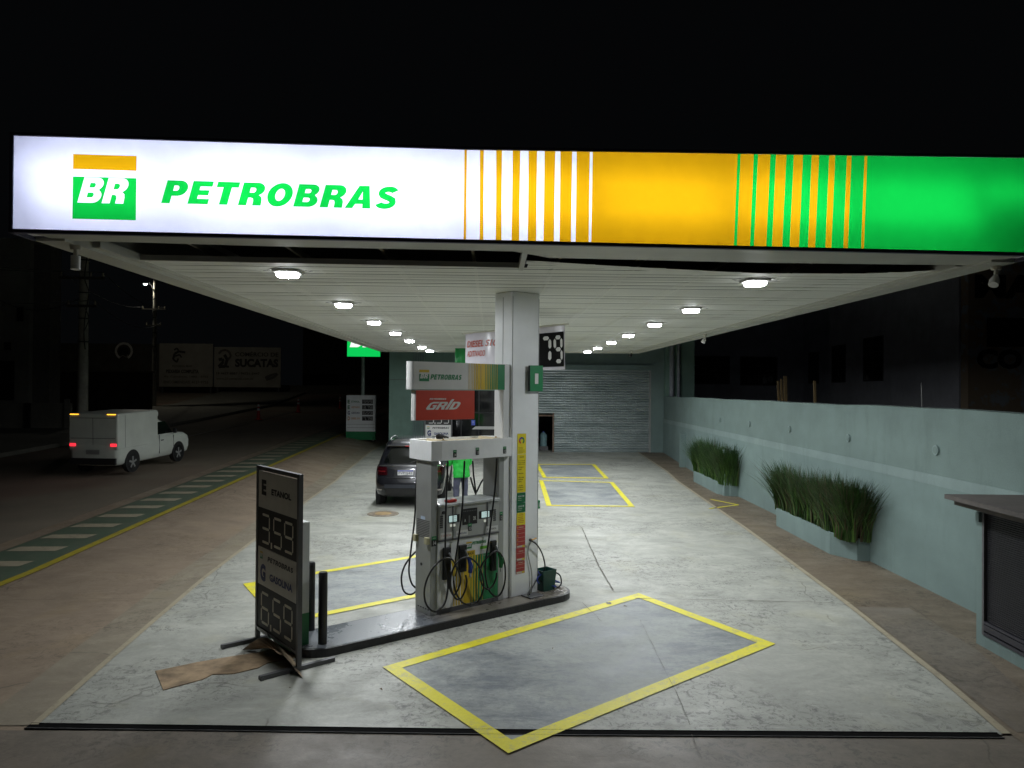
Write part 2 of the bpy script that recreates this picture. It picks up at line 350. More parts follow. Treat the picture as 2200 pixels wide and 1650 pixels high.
# ================================================================ GROUND
def strip(mb, A, B, m, off, n=1, k=24, follow=True):
    """sheet between two polylines (lists of xy), resampled, lying on the terrain"""
    def res(P, k):
        P = [Vector(p[:2]) for p in P]; L_ = [0]
        for a, b in zip(P, P[1:]): L_.append(L_[-1]+(b-a).length)
        r = []
        for i in range(k+1):
            s = L_[-1]*i/k; j = 0
            while j < len(P)-2 and L_[j+1] < s: j += 1
            t = (s-L_[j])/max(1e-9, L_[j+1]-L_[j]); r.append(P[j].lerp(P[j+1], t))
        return r
    a, b = res(A, k), res(B, k); vs = []
    for i in range(k+1):
        for j in range(n+1):
            q = a[i].lerp(b[i], j/n); vs.append((q.x, q.y, (H(q.x, q.y) if follow else 0)+off))
    mb.add(vs, [(i*(n+1)+j, i*(n+1)+j+1, (i+1)*(n+1)+j+1, (i+1)*(n+1)+j) for i in range(k) for j in range(n)], m); return mb
def pg(*p): return [G(*q).xy for q in p]
# base sheet to the horizon
g = MB(); xs = [-600, -200, -80, -40, -25, -20, -16, -12, -9, -8, -7.4, -7, -6.6, -6.2, -5.8, -5.4, -5, 0, 10, 30, 80, 200, 600]
ys = [-300, -60, -10, 0, 6, 12, 18, 24, 31.5, 36, 40, 45, 52, 60, 66, 72, 90, 150, 300, 900]
vs = [(x, y, H(x, y)-.03) for y in ys for x in xs]; nx = len(xs)
g.add(vs, [(i*nx+j, i*nx+j+1, (i+1)*nx+j+1, (i+1)*nx+j) for i in range(len(ys)-1) for j in range(nx-1)], MATS['asphalt']); struct(g.build('ground'))
# far kerb pavement on the other side of the street
g = MB(); strip(g, [(-17.9, -20), (-18.0, 70)], [(-26, -20), (-26, 70)], MATS['far_wall'], .14, 3, 60); g2 = [(-17.9, y) for y in (-20, 70)]
k = 60
vs = []
for i in range(k+1):
    y = -20+90*i/k; x = -17.9-.1*i/k; vs += [(x, y, H(x, y)-.02), (x, y, H(x, y)+.14)]
g.add(vs, [(2*i, 2*i+2, 2*i+3, 2*i+1) for i in range(k)], MATS['far_wall']); struct(g.build('far_pavement'))
# road edge line, kerb strip, green lane band, cream hatching, yellow line
g = MB(); strip(g, [(-14.6, 30), (-14.6, 56)], [(-14.48, 30), (-14.48, 56)], MATS['white_road_paint'], .004, 1, 40); struct(g.build('road_edge_line'))
g = MB(); strip(g, [(-9.25, 2), (-9.25, 60)], [(-8.87, 2), (-8.87, 60)], MATS['apron_concrete'], .012, 1, 80); struct(g.build('gutter_strip'))
g = MB(); strip(g, [(-8.87, 2), (-8.87, 52)], [(-7.6, 2), (-7.6, 52)], MATS['green_road_paint'], .008, 2, 80); struct(g.build('green_lane_band'))
g = MB()
for i in range(42):
    y = 13.31+.99*(i-9)+random.uniform(-.025, .025); t = .33
    strip(g, [(-8.80, y), (-8.80+.05, y+t)], [(-7.93, y+.02), (-7.93+.05, y+t+.02)], MATS['cream_road_paint'], .012, 3, 2)
struct(g.build('lane_hatching'))
g = MB(); strip(g, [(-7.6, 2), (-7.6, 39)], [(-7.44, 2), (-7.44, 39)], MATS['yellow_road_paint'], .012, 1, 70); struct(g.build('yellow_edge_line'))
# brown concrete apron between the line and the pad
padL = pg((70, 1560), (250, 1402), (440, 1240), (540, 1165), (640, 1090), (740, 1020), (830, 965)); padL = [(p.x, p.y) for p in padL]
padR = [tuple(p) for p in pg((2155, 1580), (2020, 1462), (1815, 1298), (1700, 1212), (1600, 1137), (1500, 1067), (1430, 1018), (1350, 978))]
g = MB(); strip(g, [(-7.44, 2), (-7.44, 40)], [(-4.4, 2), (padL[0][0], 6.4)]+padL[1:]+[(-5.25, 40)], MATS['apron_concrete'], .002, 8, 80); struct(g.build('apron'))
g = MB(); strip(g, [(p[0]-.52, p[1]) for p in padL], padL, MATS['strip_concrete'], .008, 2, 60); struct(g.build('edge_strip'))
g = MB(); strip(g, [(p[0]-.02, p[1]) for p in padL], [(p[0]+.05, p[1]) for p in padL], MATS['cream_road_paint'], .016, 1, 60); struct(g.build('edge_line'))
# the pad itself, the strip before it and the drain between them
g = MB(); y0l, y0r = padL[0][1]+.02, padR[0][1]+.02
strip(g, [padL[0]]+padL[1:]+[(-5.25, 36.4)], [padR[0]]+padR[1:]+[(7.0, 36.4)], MATS['pad_concrete'], .008, 10, 90); struct(g.build('forecourt_pad'))
g = MB(); g.quad((-4.6, -6, .005), (9, -6, .005), (9, 6.15, .005), (-4.6, 6.5, .005), MATS['front_concrete']); struct(g.build('front_pavement'))
dl, dr = Vector(G(60, 1562).xy), Vector(G(2150, 1583).xy); dm = Vector(G(1100, 1576).xy)
tr = empty('drain_channel', (dm.x, dm.y, 0), 0, 'long black drain channel across the front edge of the pale concrete forecourt', 'drain')
DRB = mat('drain_black', (.006, .006, .006), .95, 0, .1, spec=.05)
b = MB(); W_ = .085
for a, c in ((dl, dm), (dm, dr)):
    n_ = (c-a).orthogonal().normalized()*W_*.5
    b.add([((a-n_).x, (a-n_).y, .013), ((c-n_).x, (c-n_).y, .013), ((c+n_).x, (c+n_).y, .013), ((a+n_).x, (a+n_).y, .013)], [(0, 1, 2, 3)], DRB, Matrix.Translation((-dm.x, -dm.y, 0)))
b.build('channel', tr)
b = MB()
for a, c in ((dl, dm), (dm, dr)):
    for s in (-1, 1):
        n_ = (c-a).orthogonal().normalized()*s; p, q = a+n_*.046, c+n_*.046; r_ = n_*.0035
        b.prism([((p-r_).x-dm.x, (p-r_).y-dm.y), ((q-r_).x-dm.x, (q-r_).y-dm.y), ((q+r_).x-dm.x, (q+r_).y-dm.y), ((p+r_).x-dm.x, (p+r_).y-dm.y)][::s], .0, .017, DRB if s > 0 else mat('drain_steel', (.10, .10, .10), .8))
b.build('frame', tr)
# right hand pavement
wl = [(6.35, -3), (6.71, 9.79), (7.66, 32.5), (7.85, 37)]
g = MB(); strip(g, [(4.7, -3), (padR[0][0]+.05, 6.2)]+[(p[0]+.05, p[1]) for p in padR[1:]]+[(7.1, 37)], [(p[0]+.3, p[1]) for p in wl], MATS['pavement_concrete'], .012, 6, 120); struct(g.build('side_pavement'))
g = MB(); strip(g, [(p[0]-.01, p[1]) for p in padR], [(p[0]+.07, p[1]) for p in padR], MATS['cream_road_paint'], .018, 1, 90); struct(g.build('side_kerb_line'))
g = MB(); q = pg((1835, 1300), (1900, 1303), (2130, 1480), (2200, 1550), (2200, 1600)); 
c = [(5.18, 10.0), (5.9, 9.95), (5.75, 8.3), (5.2, 6.4), (4.72, 6.3)]; g.add([(x, y, .016) for x, y in c], [(0, 1, 2, 3, 4)][::-1], MATS['front_concrete']); struct(g.build('side_ramp'))
# painted service boxes
def boxmark(name, out_px, t, fill=True):
    P = [Vector(GT(*p).xy) for p in out_px]; c = sum(P, Vector((0, 0)))/4; IN = []
    n = 4
    for i in range(n):
        a, b, d = P[i-1], P[i], P[(i+1) % n]; e1 = (b-a).normalized(); e2 = (d-b).normalized(); n1 = Vector((-e1.y, e1.x)); n2 = Vector((-e2.y, e2.x))
        if n1.dot(c-b) < 0: n1 = -n1
        if n2.dot(c-b) < 0: n2 = -n2
        s_ = 1/max(.3, (1+n1.dot(n2))); IN.append(b+(n1+n2)*t*s_)
    g = MB(); vs = [(p.x, p.y, H(p.x, p.y)+.017) for p in P+IN]
    g.add(vs, [(i, (i+1) % 4, 4+(i+1) % 4, 4+i) for i in range(4)], MATS['yellow_paint']); struct(g.build('yellow_box_marking'))
    g = MB(); g.add([(p.x, p.y, H(p.x, p.y)+.0125) for p in IN], [(0, 1, 2, 3)], MATS['grey_floor_paint']); struct(g.build('grey_box_floor'))
boxmark('a', [(822, 1436), (1372, 1277), (1666, 1387), (1092, 1623)], .16)
boxmark('b', [(522, 1257), (905, 1193), (1010, 1262), (600, 1345)], .15)
boxmark('c', [(1174, 1088), (1158, 1033), (1318, 1037), (1364, 1090)], .14)
boxmark('d', [(1166, 1027), (1150, 998), (1278, 998), (1308, 1029)], .14)
# expansion joints
def joint(pts, wd=.012, seed=0, m=INK):
    rn = random.Random(seed); g = MB(); P = [Vector(p) for p in pg(*pts)]; A, B = [], []
    for a, b in zip(P, P[1:]):
        n_ = (b-a).orthogonal().normalized(); k = max(2, int((b-a).length/.12))
        for i in range(k):
            q = a.lerp(b, i/k)+n_*rn.uniform(-.008, .008); w_ = wd*rn.uniform(.3, 1.); A.append(q+n_*w_*.5); B.append(q-n_*w_*.5)
    vs = [(p.x, p.y, .0195) for p in A]+[(p.x, p.y, .0195) for p in B]; n = len(A)
    g.add(vs, [(i, i+1, n+i+1, n+i) for i in range(n-1)], m); return struct(g.build('floor_joint'))
JM = mat('joint_dirt', (.14, .13, .11), .9, 0, .2, 20)
joint([(1250, 1135), (1285, 1215), (1320, 1275)], .022, 1, JM); joint([(1375, 1335), (1430, 1445), (1470, 1530), (1487, 1578)], .005, 2, JM)
joint([(1365, 1288), (1500, 1291), (1700, 1295), (1812, 1298)], .018, 3, JM); joint([(440, 1238), (520, 1232), (640, 1228), (760, 1232), (860, 1226)], .014, 4, JM)
joint([(1487, 1582), (1500, 1612), (1512, 1660)], .007, 8, JM); joint([(1820, 1300), (1950, 1300), (2035, 1360)], .014, 9, JM)
joint([(0, 1292), (150, 1290), (380, 1288)], .014, 10, JM); joint([(1158, 1300), (1200, 1290), (1252, 1297), (1300, 1345)], .008, 12, JM)
WET = mat('water_film', (.30, .31, .30), .06, 0, .02)
for (px_, py_), r_ in (((1308, 1299), .05), ((1274, 1300), .015)):
    c = G(px_, py_); rn = random.Random(px_); g = MB(); g.add([(c.x+r_*rn.uniform(.6, 1.3)*math.cos(a*.524), c.y+r_*rn.uniform(.6, 1.3)*math.sin(a*.524), .0215) for a in range(12)], [tuple(range(12))], WET); struct(g.build('water_puddle'))
# thing-like marks lying on the pavement
g = MB(); rn = random.Random(5); c = G(1438, 1022); pts = [(c.x+(.42+.25*rn.random())*math.cos(t*.35), c.y+(.8+.6*rn.random())*math.sin(t*.35), .018) for t in range(18)]
g.add(pts, [tuple(range(18))], mat('wet_stain', (.06, .052, .04), .85, 0, .3, 9)); struct(g.build('pavement_stain'))
g = MB()
for A_, B_ in (((1527, 1074), (1586, 1086)), ((1586, 1086), (1524, 1094))):
    a, b_ = G(*A_).xy, G(*B_).xy; n_ = (b_-a).orthogonal().normalized()*.04
    g.add([(*(a-n_), .018), (*(b_-n_), .018), (*(b_+n_), .018), (*(a+n_), .018)], [(0, 1, 2, 3)], MATS['yellow_paint'])
struct(g.build('pavement_arrow'))
c = G(823, 1105); t = empty('manhole_cover', (c.x, c.y, .008), 0, 'round rusty manhole cover in the concrete behind the grey car', 'manhole cover')
b = MB(); b.cyl((0, 0, 0), (0, 0, .012), .38, mat('rusty_iron', (.24, .20, .15), .7, .1, .3, 8), n=36); b.build('rim', t)
b = MB(); b.cyl((0, 0, .0125), (0, 0, .018), .20, mat('ochre_lid', (.38, .26, .12), .5, .1, .2, 9), n=36); b.build('lid', t)
# leaves and litter on the slab: nobody would count them
g = MB(); rn = random.Random(11)
for i in range(70):
    x, y = rn.uniform(-3.5, 6), rn.uniform(7, 30); a = rn.uniform(0, 6.3); l = rn.uniform(.02, .07)
    g.add([(x, y, .02), (x+l*math.cos(a), y+l*math.sin(a), .025), (x+l*math.cos(a+.5), y+l*math.sin(a+.5), .02)], [(0, 1, 2)], mat('dry_leaf', (.10, .07, .035), .8))
o = g.build('fallen_leaves'); tag(o, 'scattered dry leaves and crumbs on the concrete forecourt', 'leaves', kind='stuff')

# ================================================================ CANOPY
ZC = 4.4
FL = Vector((-4.24, 6.42)); FR = Vector((5.42, 6.90)); fa = math.atan2(FR.y-FL.y, FR.x-FL.x); FW = (FR-FL).length
can = empty('forecourt_canopy', (.5, 16, 0), 0, 'long flat canopy with an illuminated white, yellow and green front fascia', 'canopy')
cam_inv = Matrix.Translation((-.5, -16, 0))
ztop = 5.255
ZTP = [(0, 5.255), (4.0, 5.262), (9.7, 5.368)]
def ZT(s_): return PL(s_, ZTP)
FM = face((FL.x, FL.y, 0), fa)
# dark frame of the fascia
mb = MB()
for a, b_ in (((0, ZC, -.34), (FW, ZC+.033, .012)) if False else ((0, ZC, -.03), (FW, ZC+.033, .012)), ((-.012, ZC, -.34), (.018, ztop+.03, .008)), ((FW-.018, ZC, -.34), (FW+.012, ZT(FW)+.03, .008)), ((0, ZC+.03, -.34), (FW, ztop, -.32))): mb.box(a, b_, mat('fascia_frame', (.10, .10, .16), .5, .2), FM)
for a, b_ in ((0., 4.0), (4.0, FW)):
    za0, zb0 = ZT(a)+.002, ZT(b_)+.002; mb.add([(x, z+dz_, y) for x, z in ((a, za0), (b_, zb0)) for dz_ in (0, .028) for y in (-.34, .012)], [(0, 1, 3, 2), (4, 6, 7, 5), (0, 4, 5, 1), (2, 3, 7, 6), (0, 2, 6, 4), (1, 5, 7, 3)], mat('fascia_frame', (.10, .10, .16)), FM)
    mb.add([(a, ztop, -.33), (b_, ztop, -.33), (b_, zb0, -.33), (a, za0, -.33)], [(0, 1, 2, 3)], mat('fascia_frame', (.10, .10, .16)), FM)
fas = mb.build('fascia', can, cam_inv)
def fs(x, y): return V(x, y, FL, fa)
T_W = mat('lit_white_panel', (.80, .82, 1.0), trans=True, var=.02); T_O = mat('lit_orange_panel', (.62, .325, .004), trans=True, var=.02); T_G = mat('lit_green_panel', (.004, .46, .048), trans=True, var=.02)
zb = ZC+.035
stripe_t = [997.7, 1003.1, 1031.2, 1039.4, 1066.1, 1078.4, 1101.6, 1117.7, 1135.7, 1153.9, 1170.1, 1192.8, 1204, 1229.3, 1238.9, 1267.2, 1273.3]
stripe_b = [995.8, 1001.2, 1030.4, 1038, 1065, 1077, 1098.9, 1115.2, 1133.8, 1151.8, 1167.5, 1189.9, 1202.1, 1226.7, 1236.5, 1264.8, 1270.1]
gst = [1584.8, 1591.2, 1619.5, 1628.8, 1655.2, 1667.2, 1689.6, 1705.6, 1725.1, 1744, 1759.7, 1781.6, 1794.4, 1819.7, 1829.6, 1857.6, 1863.5]
gsb = [1576.8, 1583.2, 1611.2, 1619.7, 1646.1, 1658.7, 1680.3, 1696.5, 1716.5, 1736, 1751.2, 1773.3, 1786.1, 1812, 1821.3, 1850.1, 1856]
def sx(xt, xb): return fs(xt, 332)[0], fs(xb, 530)[0]
edges = [(sx(a, b_)) for a, b_ in zip(stripe_t, stripe_b)]+[(sx(a, b_)) for a, b_ in zip(gst, gsb)]+[(FW-.02, FW-.02)]
cols = [T_O, T_W]*8+[T_O]+[T_G, T_O]*8+[T_G]
OUT = 0.0
def fm(loops, m, name):
    vs, f_ = fill2d(loops); mb = MB(); mb.add([(v[0], v[1], 0) for v in vs], f_, m, FM); return mb.build(name, fas)
q = lambda x, y: fs(x, y)
sq = [q(155.5, 470), q(292, 470), q(292, 383), q(155.5, 383)]; l0, l1 = sq[0][0], sq[1][0]; zl0, zl1 = sq[0][1], sq[2][1]
ob = (q(156, 365)[1]+q(292, 365)[1])/2; ot = (q(156, 332)[1]+q(292, 334)[1])/2
sqr = [(l0, zl0), (l1, zl0), (l1, zl1), (l0, zl1)]; orr = [(l0, ob), (l1, ob), (l1, ot), (l0, ot)]
bx0 = q(166, 436)[0]; bx1 = q(280, 436)[0]; bz0 = q(200, 436)[1]; brl = brand_loops('BR', bx0, bz0, bx1-bx0, zl1-.004-bz0, gap=.10)
px0 = q(346, 436)[0]; px1 = q(861, 448)[0]; pz0 = q(600, 443)[1]; pz1 = q(600, 394)[1]
pbl = brand_loops('PETROBRAS', px0, pz0, px1-px0, pz1-pz0, gap=.15)
e0 = edges[0]
fm([[(.02, zb), (e0[1], zb), (e0[0], ZT(e0[0])), (.02, ztop)], sqr, orr]+[lp for L_ in pbl for lp in L_], T_W, 'white_panel')
fm([orr], T_O, 'emblem_bar'); fm([sqr]+[lp for L_ in brl for lp in L_], T_G, 'emblem_square'); fm([lp for L_ in brl for lp in L_], T_W, 'emblem_lettering')
fm([lp for L_ in pbl for lp in L_], T_G, 'wordmark')
for i, (a, b_) in enumerate(zip(edges, edges[1:])):
    mb = MB(); mb.add([(a[1], zb, 0), (b_[1], zb, 0), (b_[0], ZT(b_[0]), 0), (a[0], ZT(a[0]), 0)], [(0, 1, 2, 3)], cols[i], FM)
    mb.build('orange_stripe' if cols[i] is T_O else 'white_stripe' if cols[i] is T_W else 'green_stripe', fas)
# light box behind the panels: white reflector, tubes in two broken rows
REF = mat('light_box_liner', (.8, .8, .82), .9, 0, .02); mb = MB(); D_ = .30
def fq(a, b_, c, d, m): mb.add([a, b_, c, d], [(0, 1, 2, 3)], m, FM)
fq((0.02, zb, -D_), (FW-.02, zb, -D_), (FW-.02, ztop, -D_), (.02, ztop, -D_), REF); fq((.02, zb, 0), (FW-.02, zb, 0), (FW-.02, zb, -D_), (.02, zb, -D_), REF)
fq((.02, ZT(0), 0), (4., ZT(4), 0), (4., ZT(4), -D_), (.02, ZT(0), -D_), REF); fq((4, ZT(4), 0), (FW-.02, ZT(FW), 0), (FW-.02, ZT(FW), -D_), (4, ZT(4), -D_), REF); fq((4, ztop, -D_), (FW-.02, ztop, -D_), (FW-.02, ZT(FW), -D_), (4, ZT(4), -D_), REF); fq((.02, zb, 0), (.02, ztop, 0), (.02, ztop, -D_), (.02, zb, -D_), REF); fq((FW-.02, zb, 0), (FW-.02, ZT(FW), 0), (FW-.02, ZT(FW), -D_), (FW-.02, zb, -D_), REF)
mb.build('light_box', fas)
TUBE = mat('lamp_tube', (.86, .90, 1.0), emit=TUBE_L); TUBE2 = mat('lamp_tube_end', (.86, .90, 1.0), emit=TUBE_L*.85); zmid = (zb+ztop)/2+.01
for row, zz in ((0, zmid+.12), (1, zmid-.12)):
    s = .10+.08*row
    while s < FW-.3:
        l = min(1.18, FW-.05-s); t_ = MB(); t_.cyl((s, zz+(ZT(s)-ztop)*.5, -.17), (s+l, zz+(ZT(s)-ztop)*.5, -.17), .018, TUBE if s > 1 and s < 6.6 else TUBE2, n=8, M=FM); t_.build('lamp_tube', fas); s += l+.1+(.3 if s > 7.2 and row else 0)
CREAM = mat('canopy_trim', (.52, .52, .46), .45, .1, .06, 1.5)
BL, BR = Vector((-4.05, 26.3)), Vector((5.36, 26.0))
def poly3(mb, pts, z0, z1, m): mb.prism([tuple(p) for p in pts], z0, z1, m)
mb = MB()        # outer skirt: side beams and back beam
def beam(A, B, wd, z0, z1, m):
    A, B = Vector(A), Vector(B); n_ = (B-A).orthogonal().normalized()*wd; pts = [A, B, B+n_, A+n_]
    if (B-A).cross(n_) < 0: pts = pts[::-1]
    mb.prism([tuple(p) for p in pts], z0, z1, m)
FLb = FL+Vector((math.sin(-fa), math.cos(fa)))*.36; FRb = FR+Vector((math.sin(-fa), math.cos(fa)))*.36
beam(BL, FL+Vector((.0, .345)), .27, ZC+.0, ztop-.1, CREAM); beam((BL.x+.271, BL.y), (FL.x+.271, FL.y+.8), .08, ZC+.03, ZC+.12, CREAM)
beam(FR+Vector((0, .345)), BR, .27, ZC+.0, ztop-.1, CREAM); beam((FR.x-.271, FR.y+.8), (BR.x-.271, BR.y), .08, ZC+.03, ZC+.12, CREAM)
beam(BR, BL, .14, ZC-.003, ztop-.1, CREAM)
mb.build('edge_beam', can, cam_inv)
# strip behind the fascia
mb = MB(); rimy = lambda x: FL.y+(x-FL.x)*(FR.y-FL.y)/(FR.x-FL.x)
vs = []; n = 24; xa, xb = FL.x+.15, FR.x-.15; rr = random.Random(3)
for i in range(n+1):
    x = xa+(xb-xa)*i/n; y = rimy(x); yo = PL(x, [(-4, 6.88), (-2, 7.05), (.3, 7.14)]) if x < .36 else PL(x, [(.36, 7.45), (2.8, 7.6), (5.3, 7.6)])
    vs += [(x, y+.031, ZC+.010+rr.uniform(-.003, .003)), (x, min(y+.30, yo-.02), ZC+.02+rr.uniform(-.004, .006)), (x, yo, ZC+.03)]
mb.add(vs, [(3*i+j, 3*i+3+j, 3*i+4+j, 3*i+1+j) for i in range(n) for j in (0, 1)], CREAM); mb.build('front_soffit', can, cam_inv)
# ceiling: long narrow white panels running across, ridged; opening left at the front
def ceil_mat():
    s = NB('ceiling_panels'); a = s.rng(s.noise(.35, 4, .6), .35, .65); b_ = s.rng(s.noise(2.5, 5, .6, st=(.15, 1, 1)), .4, .7)
    c = s.mix(a, (.78, .79, .73), (.86, .87, .81)); c = s.mix(s.mul(b_, .25), c, (.5, .5, .44))
    sc = s.rng(s.noise(7, 4, .6), .66, .7); c = s.mix(s.mul(sc, .2), c, (.4, .4, .36)); return s.done(c, .6)
ceil_mat(); CM = MATS['ceiling_panels']; JN = mat('panel_joint', (.66, .66, .61), .8)
mb = MB(); yend = 26.1; pitch = .10
def frontedge(x): return PL(x, [(-4, 8.05), (.3, 8.28)]) if x < .36 else PL(x, [(.36, 7.78), (1.27, 8.05), (2.4, 8.30), (3.15, 8.45), (4.34, 8.40), (4.8, 8.25), (5.25, 8.02)])
y = 7.36; rr = random.Random(9)
while y < yend:
    segs = []
    x0, x1 = -3.95, 5.22
    dz = rr.choice([0, 0, 0, 0, 0, 0, .004]) if y > 9.2 else rr.uniform(0, .006)
    if y < 7.95: x0 = .37
    xs_ = [x for x in [x0+.05*i for i in range(int((x1-x0)/.05)+1)] if frontedge(x) <= y+.05]
    if xs_:
        # contiguous runs
        runs = [[xs_[0], xs_[0]]]
        for x in xs_[1:]:
            if x-runs[-1][1] > .07: runs.append([x, x])
            else: runs[-1][1] = x
        for a, c in runs:
            c = min(c+.05, x1)
            if a > .3 and y < 8.1: sag = -.03
            else: sag = 0
            z = ZC+.055+dz+sag*(8.1-y)/.7
            mb.add([(a, y, z), (c, y, z), (c, y+pitch-.012, z), (a, y+pitch-.012, z)], [(0, 1, 2, 3)], CM)
            mb.add([(a, y+pitch-.012, z+.0), (c, y+pitch-.012, z+.0), (c, y+pitch-.010, z+.006), (a, y+pitch-.010, z+.006), (c, y+pitch, z+.006), (a, y+pitch, z+.006)], [(0, 1, 2, 3), (3, 2, 4, 5)], JN)
    y += pitch
n = 40
vs = []
for i in range(n+1):
    x = .37+(5.22-.37)*i/n; f_ = frontedge(x); vs += [(x, f_-.05, ZC+.05), (x, f_+.16, ZC+.052), (x, f_-.05, ZC+.11)]
mb.add(vs, [(3*i, 3*i+3, 3*i+4, 3*i+1) for i in range(n)], CM)
mb.build('ceiling', can, cam_inv)
mb = MB(); mb.prism([(-3.96, 8.00), (.36, 8.22), (.36, 8.26), (-3.96, 8.04)], ZC+.05, ZC+.11, CREAM); mb.box((.30, 6.90, ZC+.02), (.355, 8.215, ZC+.10), CREAM); mb.build('opening_trim', can, cam_inv)
mb = MB(); DK = mat('dark_steelwork', (.035, .033, .03), .7, .2)
mb.box((-4.0, 7.35, ztop-.16), (5.25, 26, ztop-.12), DK)
mb.build('roof_sheet', can, cam_inv)
for i in range(9):
    mb = MB(); x = -3.3+1.02*i; mb.box((x, 7.36, 4.60), (x+.035, 25.9, 4.68), mat('joist_steel', (.30, .27, .22), .6, .3)); mb.build('joist', can, cam_inv)
# cameras / sensors under the edges
for nm, px, lb in (('l', (163, 528), 'cream floodlight bracket under the left front corner of the canopy'), ('r', (2140, 572), 'white security lamp under the right front corner of the canopy'), ('m', (1515, 717), 'small white security lamp halfway along the right edge of the canopy'), ('b', (1432, 758), 'tiny dome camera under the back right of the canopy')):
    p = G(px[0], px[1], ZC); t = empty('security_lamp' if nm != 'b' else 'dome_camera', (p.x, p.y, ZC), 0, lb, 'security lamp' if nm != 'b' else 'camera')
    if nm == 'b': p.y = 25.4; p.x = 5.0; t.location = (4.9, 25.0, ZC+.05)
    b = MB(); b.cyl((0, 0, 0), (0, 0, -.04), .055, CREAMM, .045); b.cyl((0, 0, -.04), (.0, 0, -.09), .02, CREAMM); b.build('mount', t)
    b = MB(); R_ = []
    ax = Vector((-.35, -.25, -.6)).normalized() if nm != 'l' else Vector((.05, -.1, -1)).normalized(); u = ax.orthogonal().normalized(); v_ = ax.cross(u)
    for k_ in range(7):
        f_ = k_/6; rr_ = (.022+.028*math.sin(f_*math.pi*.62)) if nm != 'l' else .042; c_ = Vector((0, 0, -.10))+ax*.13*f_
        R_.append([c_+(u*math.cos(j*.5236)+v_*math.sin(j*.5236))*rr_ for j in range(12)])
    b.rings(R_, SIGNW if nm != 'b' else BLACKP); b.build('head', t)
# canopy lamps
LSIDE = mat('lamp_lens_rim', (.95, .98, 1.0), emit=15.)
LENS = mat('lamp_lens', (.93, .97, 1.0), emit=LAMP_L)
def make_light():
    t = empty('canopy_light', (0, 0, 0), 0, '', 'ceiling light', 'square lamps set in two rows in the canopy ceiling')
    b = MB(); s = .29
    for a in range(4):
        M_ = Matrix.Rotation(rad(45+90*a), 4, 'Z'); b.box((-s*.72, s*.72-.012, -.004), (s*.72, s*.72, .0), mat('lamp_flange', (.30, .30, .28), .7), M_)
    b.build('frame', t)
    b = MB(); b.bbox((-.15, -.15, -.03), (.15, .15, 0), mat('lamp_housing', (.5, .5, .48), .8), .01); b.build('housing', t)
    b = MB(); n = 24; R_ = []
    for z, s_ in ((-.031, .128), (-.060, .125), (-.072, .115)):
        R_.append([(s_*max(-1, min(1, 1.12*math.cos(2*math.pi*i/n))), s_*max(-1, min(1, 1.12*math.sin(2*math.pi*i/n))), z) for i in range(n)])
    b.rings(R_, LSIDE, caps=False, smooth=False)
    b.add(R_[2], [tuple(range(n-1, -1, -1))], LENS); b.build('lens', t); return t
proto = make_light()
ordn = ['nearest', 'second', 'third', 'fourth', 'fifth', 'sixth', 'farthest']
i = 0
for side, xx in (('left', [-2.44, -2.42, -2.42, -2.36, -2.33, -2.27, -2.2]), ('right', [3.30, 3.36, 3.36, 3.38, 3.41, 3.41, 3.38])):
    for k_ in range(7):
        o = proto if i == 0 else copy_tree(proto); i += 1
        yy = (8.62, 11.75, 14.8, 17.6, 20.4, 23.4, 25.5)[k_] if side == 'left' else (8.9, 12.0, 14.7, 17.65, 20.35, 23.0, 25.2)[k_]
        o.location = (xx[k_], yy, ZC+.05); o['label'] = 'glowing square lamp in the canopy ceiling, %s one of the %s row' % (ordn[k_], side)

# ================================================================ ISLAND, COLUMN, PUMP
ISL = .10; ia = rad(37.5)
P0 = G(924, 1325, ISL)
ctr = Vector((P0.x, P0.y))
def iloc(a, y): return Vector((P0.x+a*math.cos(ia)-y*math.sin(ia), P0.y+a*math.sin(ia)+y*math.cos(ia)))
t = empty('pump_island', (P0.x, P0.y, 0), ia, 'long rounded kerb island with a black edge carrying the fuel pump', 'pump island')
R_ = .37; yc = .11; pts = [(-1.46+R_*math.cos(rad(a)), yc+R_*math.sin(rad(a))) for a in range(90, 271, 10)]+[(2.0+R_*math.cos(rad(a)), yc-.1+R_*math.sin(rad(a))) for a in range(-90, 91, 10)]
b = MB(); b.prism(pts, .0, ISL, mat('black_kerb_paint', (.02, .02, .022), .38, 0, .2, 9, .3, 30)); b.build('kerb', t)
def topm():
    s = NB('island_top'); n = s.rng(s.noise(2.4, 8, .7), .35, .65); x = s.N.new('ShaderNodeSeparateXYZ'); s.L.new(s.tc.outputs['Object'], x.inputs[0])
    gx = s.rng(x.outputs[0], -.15, .25); f = s.noise(30, 5, .7)
    c = s.mix(n, (.075, .085, .10), (.15, .16, .175)); c2 = s.mix(n, (.10, .085, .07), (.24, .22, .185)); c = s.mix(gx, c, c2); return s.done(c, s.rng(n, 0, 1, .2, .4), f, .25)
topm(); cxm = sum(p[0] for p in pts)/len(pts)
b = MB(); b.prism([(cxm+(p[0]-cxm)*.985, yc-.05+(p[1]-yc+.05)*.93) for p in pts], ISL-.01, ISL+.004, MATS['island_top']); b.build('top', t)
# bollards
for i, (px, lb) in enumerate((((693, 1387), 'black steel bollard standing free on the tip of the pump island'), ((667, 1358), 'black steel bollard half hidden behind the white and green cabinet'))):
    p = G(px[0], px[1]-4, ISL)
    if i == 0:
        t = empty('bollard', (p.x, p.y, ISL+.003), 0, lb, 'bollard', 'black bollards on the pump island'); bol = t
        b = MB(); b.cyl((0, 0, 0), (0, 0, .80), .052, BLACKM, n=24); b.build('post', t)
        b = MB(); b.cyl((0, 0, .801), (0, 0, .825), .053, BLACKM, .044, n=24); b.build('cap', t)
    else: o = copy_tree(bol); o.location = (p.x, p.y, ISL+.003); o['label'] = lb

